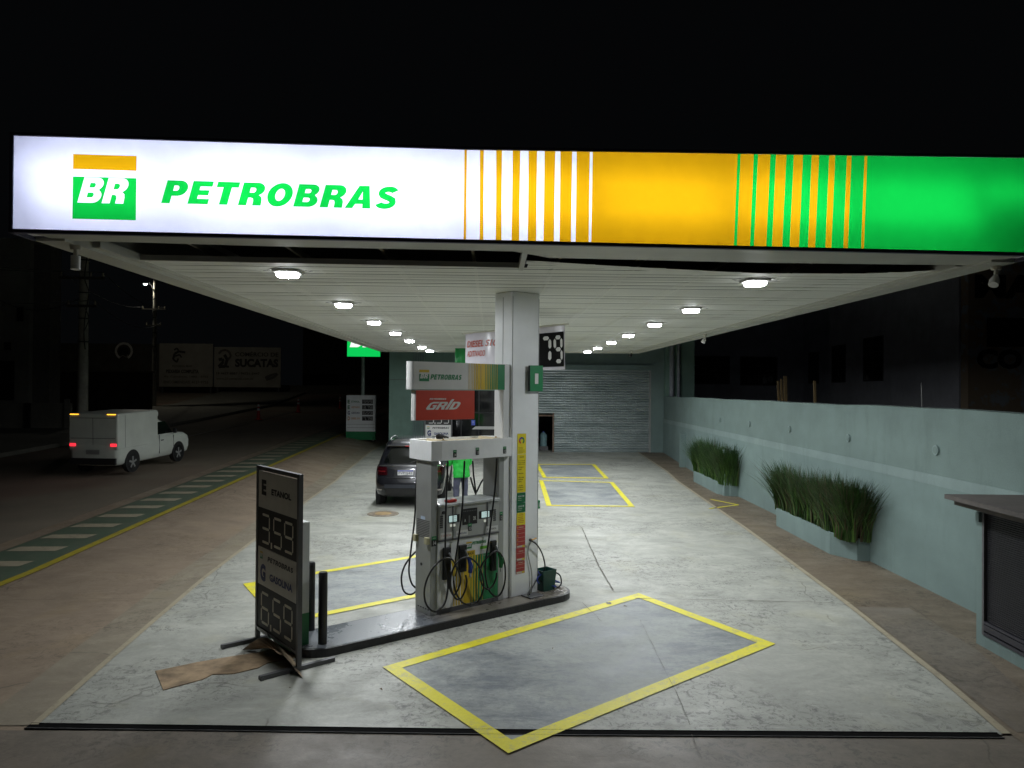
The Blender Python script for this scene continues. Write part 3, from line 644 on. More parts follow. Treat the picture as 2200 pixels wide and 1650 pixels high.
# ---- main column
C0 = G(1096, 1285, ISL)
t = empty('canopy_column', (C0.x, C0.y, ISL), ia, 'white rectangular column holding up the canopy, beside the fuel pump', 'column')
CW, CDp = .52, .40
COLM = mat('column_panel', (.80, .82, .83), .38, .1, .04, 2.)
b = MB(); b.bbox((0, 0, .0), (CW, CDp, ZC-ISL+.05), COLM, .012); b.build('shaft', t)
b = MB()
for x in (.012, CW-.016): b.box((x, -.004, .02), (x+.004, 0.001, ZC-ISL-.02), DGREYM)
b.box((-.004, CDp*.5, .02), (.001, CDp*.5+.004, ZC-ISL-.02), DGREYM); b.build('panel_joint', t)
b = MB(); b.box((-.118, .035, .0), (-.004, .24, 3.41-ISL), mat('pylon_white', (.70, .71, .71), .35, .1, .03)); b.build('pylon', t)
Mf = face((0, -.0055, 0), 0)
def sticker(name, x0, x1, z0, z1, m, deco):
    mb = MB(); rect(mb, x0, z0-ISL, x1, z1-ISL, m, Mf); deco(mb, x0, x1, z0-ISL, z1-ISL); mb.build(name, t)
YST = mat('sticker_yellow', (.68, .56, .02), .4, 0, .03); GST = mat('sticker_green', (.01, .13, .05), .4, 0, .05); RST = mat('sticker_red', (.36, .035, .035), .4, 0, .05); PALE = mat('sticker_pale', (.6, .55, .45), .5)
def lines(mb, x0, x1, z0, z1, n, m, hg=.012, ind=.02, rn=random.Random(2)):
    for i in range(n):
        z = z1-(i+.5)*(z1-z0)/n; rect(mb, x0+ind, z-hg/2, x1-ind-rn.uniform(0, .04), z+hg/2, m, Mf, .002)
def d1(mb, x0, x1, z0, z1):
    c = ((x0+x1)/2, z1-.10); cols_ = [GREEN, BLUEP, mat('ring_purple', (.2, .05, .3), .5), REDP, YELP, GREENP]
    for i in range(18):
        a0, a1 = i*20, i*20+20; P_ = [(c[0]+r*math.cos(rad(a)), c[1]+r*math.sin(rad(a)), .002) for r, a in ((.028, a0), (.052, a0), (.052, a1), (.028, a1))]
        mb.add(P_, [(0, 1, 2, 3)], cols_[(i//3) % 6], Mf)
    lines(mb, x0, x1, z0+.01, z1-.19, 5, mat('olive_ink', (.25, .2, .02), .5), .006)
sticker('ring_sticker', .108, .27, 2.13, 2.42, YST, d1)
def d2(mb, x0, x1, z0, z1):
    wr(mb, 'Atenção!', x0+.04, z1-.05, .085, .025, INK, Mf)
    zz = z1-.085
    for s_, wd in (('Não é permitido', .13), ('fumar e manusear', .13), ('celular na área', .12)): wr(mb, s_, x0+.018, zz-.014, wd, .015, INK, Mf); zz -= .024
    zz -= .018
    for s_, wd in (('• Desligue o', .11), ('  motor', .07), ('', 0), ('• Não fume', .10), ('', 0), ('• Não utilize', .11), ('  telefone', .09), ('  celular', .07), ('', 0), ('• Só abra', .09), ('  recipiente', .10), ('  metálico', .09)):
        if s_: wr(mb, s_, x0+.015, zz-.018, wd, .019, INK, Mf)
        zz -= .029
sticker('warning_sticker', .108, .27, 1.58, 2.123, YST, d2)
def d3(w_):
    def f(mb, x0, x1, z0, z1): wr(mb, w_, x0+.02, z1-.06, .115, .024, SIGNW, Mf); lines(mb, x0, x1-.03, z0+.02, z1-.07, 2, PALE, .005)
    return f
sticker('green_sticker', .106, .268, 1.435, 1.573, GST, d3('PAGUE COM')); sticker('green_sticker', .106, .268, 1.295, 1.43, GST, d3('LIGUE 190'))
def d4(mb, x0, x1, z0, z1): wr(mb, 'Atenção', x0+.035, z1-.04, .085, .02, mat('red_ink', (.4, .05, .02), .5), Mf); lines(mb, x0, x1, z0+.02, z1-.05, 4, mat('red_ink', (.4, .05, .02)), .006)
sticker('warning_sticker', .105, .267, 1.115, 1.288, YST, d4)
def d5(rows, dots):
    def f(mb, x0, x1, z0, z1):
        n = len(rows)
        for i, s_ in enumerate(rows):
            z = z1-(i+1)*(z1-z0-.03)/n; rect(mb, x0+.004, z, x1-.004, z+.003, PALE, Mf, .002)
            if s_: wr(mb, s_, x0+.045, z+.02, .09, .02, PALE, Mf)
            if dots: rect(mb, x0+.012, z+.018, x0+.032, z+.038, mat('orange_ink', (.6, .25, .03), .5), Mf, .002)
        rect(mb, x0+.01, z0+.006, x0+.11, z0+.028, PALE, Mf, .002); rect(mb, x0+.112, z0+.006, x1-.008, z0+.028, YST, Mf, .0025)
    return f
sticker('red_sticker', .102, .266, .79, 1.11, RST, d5(['PERIGO', '', '', '', ''], True)); sticker('red_sticker', .10, .264, .455+.15, .785, RST, d5(['CUIDADO', ''], False)); sticker('red_sticker', .097, .262, .42, .60, RST, d5(['CUIDADO', '', ''], False))
# green number box, standing out from the column
nb = MB(); nb.box((.285, -.07, 3.03-ISL), (.525, -.03, 3.40-ISL), BLACKM); nb.build('number_box', t)
mb = MB(); nb2 = MB(); nb2.box((.34, -.029, 3.1-ISL), (.47, -.006, 3.33-ISL), BLACKM); nb2.build('bracket', t); M2 = face((0, -.073, 0), 0); rect(mb, .283, 3.028-ISL, .527, 3.402-ISL, GREEN, M2, 0.0); wr(mb, '1', .372, 3.135-ISL, .066, .15, SIGNW, M2, .002, .03); mb.build('number_panel', t)
# pipe bracket and air tap on the column
b = MB(); b.cyl((.36, -.03, .88-ISL), (.36, .01, .88-ISL), .02, DGREYM); b.cyl((.36, -.04, .88-ISL), (.44, -.05, .90-ISL), .010, mat('brass', (.5, .3, .1), .35, .8)); b.tube([(.36, -.03, .87-ISL), (.31, -.03, .78-ISL), (.31, -.025, .66-ISL), (.375, -.03, .40-ISL), (.37, -.03, .02)], .009, GREYM); b.build('air_tap', t)
b = MB(); b.bbox((.18, -.23, 0), (.44, -.02, .022), DGREYM, .006); b.build('drip_tray', t)
b = MB(); b.bbox((.52, .05, 1.30-ISL), (.60, .14, 1.42-ISL), GREEN, .004); wr(b, '11', .535, 1.33-ISL, .05, .06, SIGNW, face((0, .049, 0), 0), .001); b.build('number_tag', t)
COLT = t
# hose running from the tap round the right-hand end of the island, bucket
def wl_(px, py, off, p0=P0): # pixel -> world on a vertical plane parallel to the pump face, 'off' metres in front of it
    q = Vector((p0.x, p0.y, 0))+Vector((math.sin(ia), -math.cos(ia), 0))*off
    a, z = V(px, py, q, ia); return Vector((q.x+a*math.cos(ia), q.y+a*math.sin(ia), z))
def c7(x, y): return (840+x/5.155, 1040+y/5.155)
def c6(x, y): return (840+x/5.155, 740+y/5.155)
b = MB(); P_ = [wl_(*c7(1540, 625), .06), wl_(*c7(1605, 660), .07), wl_(*c7(1670, 760), .05), wl_(*c7(1705, 900), 0), wl_(*c7(1690, 1010), -.03), wl_(*c7(1760, 1070), -.03), wl_(*c7(1840, 1145), .02), wl_(*c7(1885, 1100), .02), wl_(*c7(1870, 1010), 0), wl_(*c7(1800, 975), -.03), wl_(*c7(1700, 985), -.06), wl_(*c7(1630, 1040), -.03), wl_(*c7(1570, 1140), .1), wl_(*c7(1535, 1225), .16)]
P_ = [p if p.z > ISL+.012 else Vector((p.x, p.y, ISL+.014)) for p in P_]
b.tube(P_, .011, RUBBER); o = b.build('air_hose'); tag(o, 'thin black air hose looping from the column tap to the end of the island', 'hose')
b = MB(); P_ = [wl_(*c7(x, y), o_) for x, y, o_ in ((1630, 960, -.05), (1650, 1000, .02), (1720, 1010, .05), (1800, 1060, .05), (1870, 1090, .05), (1800, 1085, .02), (1770, 1115, .05), (1830, 1140, .08), (1760, 1080, .02), (1680, 1000, -.02), (1780, 965, -.04), (1640, 1020, .02), (1620, 1070, .04), (1640, 1100, .04))]
b.tube([p if p.z > ISL+.01 else Vector((p.x, p.y, ISL+.012)) for p in P_], .009, BLUEP); o = b.build('blue_hose'); tag(o, 'tangled thin blue hose draped over the dark green bin', 'hose')
p = iloc(2.02, .03); t = empty('bin', (p.x, p.y, ISL+.004), ia, 'small dark green plastic bin beside the white column', 'bin'); DG = mat('dark_green_plastic', (.008, .06, .045), .45)
b = MB(); outr = [(-.13, -.11), (.13, -.11), (.13, .11), (-.13, .11)]
R1 = [[(x*.82, y*.82, 0) for x, y in outr], [(x, y, .30) for x, y in outr], [(x*.93, y*.93, .30) for x, y in outr], [(x*.78, y*.78, .02) for x, y in outr]]
b.rings(R1, DG, smooth=False); b.build('body', t); b = MB(); b.tube([(-.13, 0, .27), (-.16, 0, .2), (-.10, -.1, .12)], .006, BLACKP); b.build('handle', t)

# ---- the header sign held by the pylon: two boards
hs = iloc(-.28, .20); 
t = empty('header_sign', (C0.x, C0.y, 2.65), ia, 'two-tier sign board above the pump, white and striped over red', 'sign')
HB = Matrix.Translation((0, 0, -2.65)); hy = .02
b = MB(); n = 8; z0, z1 = 3.045, 3.405; x0, x1 = -1.655, -.11; pts = [(x1, hy+.13), (x0+.06, hy+.13)]+[(x0+.06+.065*math.cos(rad(a)), hy+.065+.065*math.sin(rad(a))) for a in range(100, 261, 16)]+[(x0+.06, hy), (x1, hy)]
b.prism(pts, z0, z1, SIGNW); b.build('upper_board', t, HB)
Mh = face((0, hy-.001, 0), 0); mb = MB()
hx = lambda px: V(px, 810, C0, ia)[0]*1.0
rect(mb, -.27, z0+.003, x1-.002, z1-.003, GREEN, Mh, .002)
st = [(870, 880), (893, 903), (912, 923), (930, 944), (947, 965), (966, 990), (985, 1005), (1005, 1052)]
for a, c in st: rect(mb, hx(840+a/5.155), z0+.003, hx(840+c/5.155)-(0.006 if a < 1000 else 0), z1-.003, YEL, Mh, .002)
gs = [(1052, 1058), (1070, 1078), (1087, 1098), (1106, 1118), (1124, 1138), (1142, 1158), (1163, 1180)]
last = 1052
for a, c in gs:
    rect(mb, hx(840+last/5.155), z0+.003, hx(840+a/5.155), z1-.003, YEL, Mh, .002); rect(mb, hx(840+a/5.155), z0+.003, hx(840+c/5.155), z1-.003, GREEN, Mh, .002); last = c
rect(mb, hx(840+1180/5.155), z0+.003, hx(840+1186/5.155), z1-.003, YEL, Mh, .003); rect(mb, hx(840+1186/5.155), z0+.003, x1-.002, z1-.003, GREEN, Mh, .0025)
emblem(mb, hx(901)+.01, z0+.105, .15, Mh, .002); wordmark(mb, hx(926), z0+.13, hx(994.5)-hx(926), .068, GREEN, Mh, .002)
mb.build('upper_graphics', t, HB)
b = MB(); z0, z1 = 2.645, 3.035; x0, x1 = -1.60, -.635; pts = [(x1, hy+.09), (x0+.04, hy+.10), (x0+.008, hy+.07), (x0, hy+.04), (x0+.02, hy+.01), (x0+.04, hy), (x1, hy)]
b.prism(pts, z0, z1, SIGNW); b.build('lower_board', t, HB)
mb = MB(); rect(mb, x0+.035, z0+.002, x1-.002, z1-.002, RED, Mh, .002)
c = lambda x, y: (V(840+x/5.155, 740+y/5.155, C0, ia))
(a0, b0), (a1, b1) = c(385, 725), c(793, 635)
def grid(mb, a0, b0, a1, b1, m):
    w_ = a1-a0; h_ = b1-b0; sh = lambda p: (a0+(p[0]+p[1]*.16)*w_/1.16, b0+p[1]*h_)
    Gl = [[(.30, 1), (.10, 1), (.02, .85), (0, .5), (.0, .15), (.06, 0), (.26, 0), (.28, .12), (.28, .60), (.15, .60), (.15, .42), (.20, .42), (.19, .22), (.12, .22), (.09, .3), (.09, .7), (.13, .8), (.28, .8)]]
    Rr = [[(.31, 0), (.40, 0), (.40, .36), (.45, .36), (.49, 0), (.59, 0), (.55, .40), (.58, .55), (.58, .85), (.53, 1), (.31, 1)], [(.40, .56), (.48, .56), (.49, .68), (.48, .80), (.40, .80)]]
    Ii = [[(.61, 0), (.70, 0), (.70, 1.0), (.67, 1.22), (.61, 1.22)]]
    Dd = [[(.73, 0), (.90, 0), (.98, .1), (1.0, .4), (1.0, .75), (.95, .95), (.88, 1), (.73, 1)], [(.82, .22), (.88, .22), (.91, .35), (.91, .7), (.88, .8), (.82, .8)]]
    for L_ in (Gl, Rr, Ii, Dd):
        vs, f_ = fill2d([[sh(p) for p in lp] for lp in L_]); mb.add([(v[0], v[1], .004) for v in vs], f_, m, Mh)
    P_ = [sh((.60, 1.34)), sh((.70, 1.34)), sh((.70, 1.05)), sh((.66, 1.22))]; mb.add([(p[0], p[1], .0045) for p in P_], [(3, 2, 1, 0)], m, Mh)
grid(mb, a0, b0, a1, b1, SIGNW); (a2, b2), (a3, b3) = c(435, 614), c(622, 595)
for L_ in brand_loops('PETROBRAS', a2, b2, a3-a2, b3-b2):
    vs, f_ = fill2d(L_); mb.add([(v[0], v[1], .004) for v in vs], f_, SIGNW, Mh)
mb.build('lower_graphics', t, HB)

# ---- fuel pump
PZ = ISL+.004
pump = empty('fuel_pump', (P0.x, P0.y, PZ), ia, 'grey and white fuel pump with black hoses standing on the island', 'fuel pump')
D = Matrix.Translation((0, 0, -PZ)); DP = .37
def towers(nm, x0, x1):
    b = MB(); b.bbox((x0, 0, PZ), (x1, DP, 2.13), GREYM, .008)
    return b.build(nm, pump, D)
tw = towers('tower', 0, .10)
b = MB()
for i in range(11): z = 1.10+.022*i; b.box((-.004, .03, z), (.001, DP-.03, z+.008), DGREYM)
b.build('louvre', tw)
b = MB(); b.box((-.003, .14, 1.335), (0.0, .24, 1.375), mat('label_blue', (.5, .6, .75), .5)); b.build('label', tw)
for yy in (.05, .33):
    b = MB(); b.bbox((-.05, yy-.035, 1.03), (-.001, yy+.035, 1.12), mat('beige_plastic', (.45, .42, .26), .5), .006); b.build('hose_clip', tw)
b = MB(); b.cyl((-.006, .22, .74), (.002, .22, .74), .02, BLACKP); b.build('lock', tw)
b = MB()
for i in range(5): b.box((-.003, .03+.06*i, .17), (.0, .06+.06*i, .185), BLACKM)
b.build('vent', tw)
towers('tower', 1.115, 1.21)
# hood
b = MB(); ho = [(-.045, .47), (-.045, -.07), (.10, -.095), (1.27, -.095), (1.33, -.02), (1.33, .42), (1.24, .50), (.08, .50)]
wd = .035; cc = Vector((.64, .2)); hin = [(p[0]+(wd if p[0] < .64 else -wd), p[1]+(wd if p[1] < .2 else -wd)) for p in ho]
HZ0, HZ1 = 2.12, 2.375
WP = mat('hood_white', (.80, .81, .81), .35, .1, .03); BEI = mat('hood_tray', (.62, .54, .38), .5, 0, .06)
b.rings([[(p[0], p[1], HZ0) for p in ho], [(p[0], p[1], HZ1) for p in ho], [(p[0], p[1], HZ1) for p in hin], [(p[0], p[1], HZ1-.03) for p in hin]], WP, smooth=False)
b.build('hood', pump, D)
b = MB(); b.prism(hin, HZ1-.045, HZ1-.0295, BEI); b.build('hood_tray', pump, D)
for x in (.20, 1.08):
    b = MB(); b.box((x, -.03, HZ1-.028), (x+.035, .44, HZ1+.004), BEI); b.cyl((x+.017, .05, HZ1+.004), (x+.017, .05, HZ1+.02), .012, mat('brass', (.5, .3, .1))); b.build('hood_bar', pump, D)
def numtag(x, z, s_, yy, nm='number_plate', wd=.055, hg=.098):
    mb = MB(); M_ = face((0, yy, 0), 0); rect(mb, x, z, x+wd, z+hg*.64, INK, M_, .002); rect(mb, x, z+hg*.64, x+wd, z+hg, GREEN, M_, .002)
    rect(mb, x+wd*.2, z+hg*.78, x+wd*.8, z+hg*.84, PALE, M_, .003); wr(mb, s_, x+wd*.32, z+hg*.12, wd*.55, hg*.42, SIGNW, M_, .0035); mb.build(nm, pump, D)
hz = lambda x, y: V(*c6(x, y), P0, ia)
for (x, y), s_ in (((645, 1250), '14'), ((898, 1222), '13'), ((1204, 1207), '12')):
    a, z = hz(x, y); numtag(a*.985, z+.005, s_, -.097)
# console
b = MB(); b.bbox((.102, -.012, 1.065), (1.113, DP+.012, 1.505), mat('console_grey', (.40, .41, .40), .4, .3, .05, 3.), .008); b.build('console', pump, D)
b = MB(); b.bbox((.101, -.045, 1.507), (1.114, DP+.04, 1.545), mat('console_top', (.56, .58, .58), .22, .3, .08, 2.5), .01); b.build('console_top', pump, D)
Mc = face((0, -.0135, 0), 0)
def at7(x, y): return V(*c7(x, y), P0, ia)
for (x0, y0), (x1, y1), lc in (((628, 345), (752, 415), ((635, 352), (720, 415))), ((968, 300), (1110, 380), ((995, 312), (1080, 368)))):
    a, z1_ = at7(x0, y0); a2, z0_ = at7(x1, y1); z0_ = z1_-.105
    mb = MB(); rect(mb, a, z0_, a2, z1_, BLACKP, Mc, .003); o = mb.build('display', pump, D); l0_, l1_ = at7(*lc[0])[0], at7(*lc[1])[0]
    mb = MB(); rect(mb, l0_, z0_+.012, l1_, z1_-.010, LCD, Mc, .005)
    for r_ in range(3): wr(mb, ['5,00', '1,39', '3,59'][r_], l0_+(l1_-l0_)*.45, z1_-.035-.026*r_, (l1_-l0_)*.45, .015, mat('lcd_ink', (.2, .3, .3), .5), Mc, .006)
    mb.build('screen', o)
a, z1_ = at7(785, 305); a2, _ = at7(948, 300)
mb = MB(); rect(mb, a, 1.23, a2, 1.445, BLACKP, Mc, .003)
for i in range(8): rect(mb, a+.012+i*(a2-a-.02)/8, 1.405, a+.012+i*(a2-a-.02)/8+.018, 1.42, DGREYM, Mc, .004)
rect(mb, a+.10, 1.25, a+.125, 1.35, DGREYM, Mc, .004); wr(mb, 'A', a+.03, 1.27, .025, .04, SIGNW, Mc, .004); wr(mb, 'DK', a2-.065, 1.28, .045, .05, SIGNW, Mc, .004); mb.build('card_reader', pump, D)
for x0 in (535, 1125):
    a, z = at7(x0, 365); mb = MB(); z = 1.39
    for r_ in range(6):
        for k_ in range(3): rect(mb, a+.017*k_, z-.028*r_-.02, a+.017*k_+.013, z-.028*r_, BLACKP, Mc, .003)
    mb.build('keypad', pump, D)
for x0, y0 in ((645, 460), (682, 458), (1022, 408)):
    a, z = at7(x0, y0); mb = MB(); rect(mb, a, z-.015, a+.035, z+.02, LCDW, Mc, .003); mb.build('lit_button', pump, D)
a, z = at7(575, 315); b = MB(); b.cyl((a, -.03, z), (a, -.01, z), .022, BLACKP); b.build('speaker', pump, D)
a, z = at7(845, 510); numtag(a, z-.01, '13', -.017, wd=.06, hg=.10)
numtag(.012, 1.005, '14', -.003, wd=.075, hg=.13); numtag(1.135, 1.22, '12', -.003, wd=.05, hg=.12)
b = MB(); b.bbox((.102, -.02, 1.05), (1.113, -.0135, 1.075), DGREYM, .002); b.build('seam', pump, D)
for (xa, xb), s_, m_ in (((540, 668), 'D  DIESEL S10', mat('pink_ink', (.5, .15, .1), .5)), ((712, 845), 'G  GASOLINA', NAVY), ((1048, 1175), 'E  ETANOL', INK)):
    a, a2 = at7(xa, 590)[0], at7(xb, 560)[0]; mb = MB(); rect(mb, a, 1.09, a2, 1.165, SIGNW, Mc, .003); wr(mb, s_, a+.012, 1.112, (a2-a)*.82, .026, m_, Mc, .005); mb.build('fuel_label', pump, D)
# lower cabinet with printed front
b = MB(); b.bbox((.102, .0, .115), (1.113, DP, 1.049), mat('cabinet_white', (.74, .75, .74), .35, .1, .04), .006); b.build('cabinet', pump, D)
Ml = face((0, -.0015, 0), 0); mb = MB(); zt, zb_ = .80, .17
X = lambda x, y=1100: at7(x, y)[0]
for a, c, m_ in ((1030, 1190, GREEN), (830, 862, YEL)): pass
segs = [(690, 703, YEL), (716, 731, YEL), (745, 762, YEL), (775, 794, YEL), (800, 880, YEL), (880, 888, GREEN), (888, 908, YEL), (908, 920, GREEN), (920, 934, YEL), (934, 950, GREEN), (950, 960, YEL), (960, 981, GREEN), (981, 989, YEL), (989, 1010, GREEN), (1010, 1015, YEL), (1015, 1193, GREEN)]
for a, c_, m_ in segs:
    zz = .80 if a >= 800 else .62
    if a < 1193: rect(mb, X(a), zb_, min(1.108, X(c_)), zz, m_, Ml, .002)
emblem(mb, at7(832, 712)[0], .90, .09, Ml, .003); a, a2 = at7(895, 690)[0], at7(1055, 660)[0]; wordmark(mb, a, .945, a2-a, .04, GREEN, Ml, .003)
a = at7(822, 770)[0]; rect(mb, a, .80, a+.16, .87, YEL, Ml, .004); wr(mb, 'MAXI', a+.02, .815, .12, .04, INK, Ml, .006); rect(mb, at7(985, 700)[0], .865, at7(1060, 700)[0], .905, mat('lime', (.15, .45, .04), .5), Ml, .003)
for i in range(5): rect(mb, at7(1005, 700)[0], .84-.018*i, at7(1050, 700)[0], .845-.018*i, GREYM, Ml, .003)
mb.build('printed_front', pump, D)
b = MB(); b.box((.10, -.003, .104), (1.115, .0, .165), DGREYM); b.build('plinth', pump, D)
# nozzle boots, nozzles and hoses
for (x0, y0), (x1, y1), m_, nx_ in (((568, 705), (645, 1045), YELP, (630, 840)), ((745, 675), (820, 960), BLUEP, (790, 800)), ((1095, 625), (1150, 950), GREENP, (1140, 730))):
    a, z1_ = at7(x0, y0); a2, z0_ = at7(x1, y1); b = MB(); b.bbox((a, -.045, z0_), (a2, -.003, z1_), BLACKP, .008); b.box((a+.02, -.052, z0_+.05), (a2-.02, -.046, z1_-.08), RUBBER); bt = b.build('nozzle_boot', pump, D)
    am = (a+a2)/2+.015; b = MB(); zt_ = z1_-.09
    b.tube([(am-.01, -.075, zt_+.03), (am, -.095, zt_-.02), (am+.02, -.12, zt_-.09)], .012, STEEL)
    b.tube([(am+.02, -.11, zt_-.07), (am+.035, -.125, zt_-.16), (am+.04, -.12, zt_-.27)], .026, m_)
    b.tube([(am+.02, -.15, zt_-.10), (am+.03, -.185, zt_-.17), (am+.04, -.145, zt_-.27)], .008, m_ if m_ is not YELP else BLACKP)
    b.cyl((am+.04, -.12, zt_-.27), (am+.045, -.12, zt_-.33), .014, STEEL); b.build('nozzle', pump, D)
PI_ = pump_inv = (Matrix.Translation((P0.x, P0.y, PZ)) @ Matrix.Rotation(ia, 4, 'Z')).inverted()
def hose(pts, r=.0125, nm='hose'):
    b = MB(); b.tube([pump_inv @ wl_(*p) for p in pts], r, RUBBER, n=10, sub=8); return b.build(nm, pump)
H7 = lambda x, y, o: (*c7(x, y), o); H6 = lambda x, y, o: (*c6(x, y), o)
hose([H6(630, 1295, .03), H6(622, 1500, .06), H7(608, 300, .08), H7(603, 600, .08), H7(600, 900, .09), H7(628, 1050, .10), H7(628, 1180, .11), H7(590, 1330, .11), H7(485, 1412, .11), H7(395, 1340, .12), H7(368, 1200, .13), H7(405, 1040, .14), H7(490, 900, .15), H7(590, 825, .16), H7(665, 830, .16), H7(715, 890, .15), H7(760, 1000, .15), H7(770, 1090, .14), H7(725, 1200, .13), H7(690, 1225, .13), H7(650, 1150, .13), H7(640, 1050, .12), H7(655, 960, .12)])
hose([H6(815, 1290, .03), H6(805, 1500, .06), H7(790, 260, .08), H7(755, 560, .08), H7(720, 800, .09), H7(700, 950, .10), H7(695, 1080, .11), H7(720, 1200, .12), H7(790, 1310, .12), H7(880, 1335, .12), H7(970, 1290, .13), H7(1025, 1160, .14), H7(1015, 1020, .15), H7(960, 890, .16), H7(870, 815, .16), H7(780, 825, .16), H7(710, 900, .16), H7(665, 1020, .15), H7(665, 1150, .14), H7(710, 1260, .13), H7(770, 1270, .13), H7(820, 1180, .13), H7(838, 1090, .12), H7(828, 1010, .12)])
hose([H6(1172, 1262, .03), H6(1160, 1500, .06), H7(1140, 160, .08), H7(1085, 600, .08), H7(1055, 800, .09), H7(1045, 900, .10), H7(1050, 1040, .11), H7(1090, 1180, .12), H7(1165, 1245, .12), H7(1230, 1190, .13), H7(1265, 1050, .14), H7(1258, 880, .15), H7(1215, 775, .16), H7(1150, 745, .16), H7(1070, 810, .16), H7(1005, 900, .15), H7(985, 1010, .14), H7(1010, 1110, .13), H7(1070, 1165, .13), H7(1130, 1120, .13), H7(1165, 1040, .12), H7(1172, 980, .12)])
BKO = -.45
hose([H6(905, 1290, BKO+.03), H6(915, 1450, BKO), H6(935, 1600, BKO), H7(945, 200, BKO), H7(960, 300, BKO-.02)])
hose([H6(880, 1470, BKO), H6(925, 1620, BKO-.03), H7(945, 90, BKO-.03), H7(1000, -20, BKO-.03), H7(1030, -60, BKO)])
hose([H6(290, 1280, BKO+.03), H7(266, 330, BKO), H7(232, 640, BKO), H7(205, 860, BKO), H7(200, 980, BKO), H7(225, 1090, BKO), H7(270, 1145, BKO), H7(330, 1160, BKO), H7(400, 1060, BKO)])
hose([H7(390, 720, BKO), H7(300, 735, BKO), H7(225, 800, BKO-.02), H7(150, 910, BKO-.02), H7(116, 1040, BKO-.02), H7(140, 1180, BKO-.02), H7(215, 1222, BKO-.02), H7(290, 1170, BKO-.02), H7(330, 1050, BKO)])
# hose retractor rods between hood and console
for x in (680, 1060):
    a = at7(x, 100)[0]; b = MB(); b.box((a-.008, -.02, 1.17), (a+.008, -.0145, 1.50), DGREYM); b.build('trim_strip', pump, D)
# red thing on the console
a, z = at7(660, 200); p = iloc(a+.03, .05); t = empty('card_machine', (p.x, p.y, 1.547), ia+rad(8), 'small red card machine lying on top of the pump console', 'card machine')
b = MB(); b.bbox((-.07, -.035, 0), (.09, .045, .035), REDP, .008); b.build('body', t); b = MB(); b.box((-.04, -.025, .0355), (.02, .03, .038), BLACKP); b.build('screen', t)
p = iloc(.41, .42); b = MB(); rn = random.Random(4)
for i in range(7): a = rn.uniform(0, 6); b.tube([(p.x+rn.uniform(-.05, .05), p.y+rn.uniform(-.04, .04), HZ1-.005), (p.x+rn.uniform(-.05, .05), p.y+rn.uniform(-.03, .03), HZ1+rn.uniform(.02, .07)), (p.x+rn.uniform(-.09, .12), p.y+rn.uniform(-.04, .04), HZ1+.008)], .012, BLACKP)
tag(b.build('cloth'), 'crumpled dark cloth lying on top of the pump hood', 'cloth')

# ================================================================ PRICE SIGNS ON LEGS
def price_board(nm, loc, ang, label, W, Hh, z0, fwd, rows):
    t = empty(nm, loc, ang, label, 'price sign'); b = MB(); fr = .045
    for a, c in (((0, -.02, .0), (fr, .03, Hh)), ((W-fr, -.02, 0), (W, .03, Hh)), ((fr, -.02, Hh-fr), (W-fr, .03, Hh)), ((fr, -.02, z0-.05), (W-fr, .03, z0-.02))): b.box(a, c, DGREYM)
    b.build('frame', t)
    for x in (0, W-fr):
        b = MB(); b.box((x-.0, -fwd, -.0), (x+.05, fwd, .045), DGREYM); b.box((x-.012, -fwd, 0), (x+.062, -fwd+.03, .03), DGREYM); b.build('foot', t)
    M_ = face((0, -.012, 0), 0)
    for nm2, z_a, z_b, bgm, fn in rows:
        mb = MB(); mb.box((fr+.012, -.012, z_a), (W-fr-.012, .012, z_b), bgm); fn(mb, fr+.012, z_a, W-fr-.012, z_b, M_); mb.build(nm2, t)
    return t
GBK = mat('board_black', (.018, .018, .017), .6, 0, .1); SGD = mat('digit_white', (.72, .68, .56), .6, 0, .05); BDW = mat('board_white', (.62, .59, .52), .6, 0, .04)
def rE(mb, x0, z0, x1, z1, M_): w_ = x1-x0; wr(mb, 'E', x0+.09*w_, z0+.36*(z1-z0), .13*w_, .42*(z1-z0), INK, M_, .003, .06); wr(mb, 'ETANOL', x0+.36*w_, z0+.42*(z1-z0), .50*w_, .17*(z1-z0), INK, M_, .003, .045)
def rP(s_, m_=None):
    def f(mb, x0, z0, x1, z1, M_): price(mb, s_, x0+.10*(x1-x0), z0+.12*(z1-z0), .82*(x1-x0), .76*(z1-z0), m_ or SGD, M_, .003)
    return f
def rG(mb, x0, z0, x1, z1, M_):
    w_ = x1-x0; h_ = z1-z0; emblem(mb, x0+.06*w_, z0+.70*h_, .16*h_*1.2, M_, .003); wordmark(mb, x0+.27*w_, z0+.70*h_, .66*w_, .13*h_, INK if w_ > .95 else mat('slate_ink', (.08, .10, .12), .5), M_, .003)
    wr(mb, 'G', x0+.07*w_, z0+.12*h_, .15*w_, .46*h_, NAVY, M_, .003, .06); wr(mb, 'GASOLINA', x0+.33*w_, z0+.22*h_, .58*w_, .19*h_, NAVY, M_, .003, .045)
s0 = G(551, 1377); s1 = G(634, 1437); sa = math.atan2(s1.y-s0.y, s1.x-s0.x); sw = (s1.xy-s0.xy).length
bd = price_board('price_sign', (s0.x, s0.y, .009), sa, 'tall price sign on legs showing ETANOL 3,59 over GASOLINA 6,59 in the foreground', sw+.10, 2.11, .22, .42, [
 ('fuel_panel', 1.62, 2.05, BDW, rE), ('price_panel', 1.155, 1.615, GBK, rP('3,59')), ('fuel_panel', .705, 1.15, BDW, rG), ('price_panel', .20, .70, GBK, rP('6,59'))])
# pale strip taped along the bottom
b = MB(); b.box((.08, -.03, .16), (.42, -.021, .20), SIGNW); b.build('label_strip', bd)
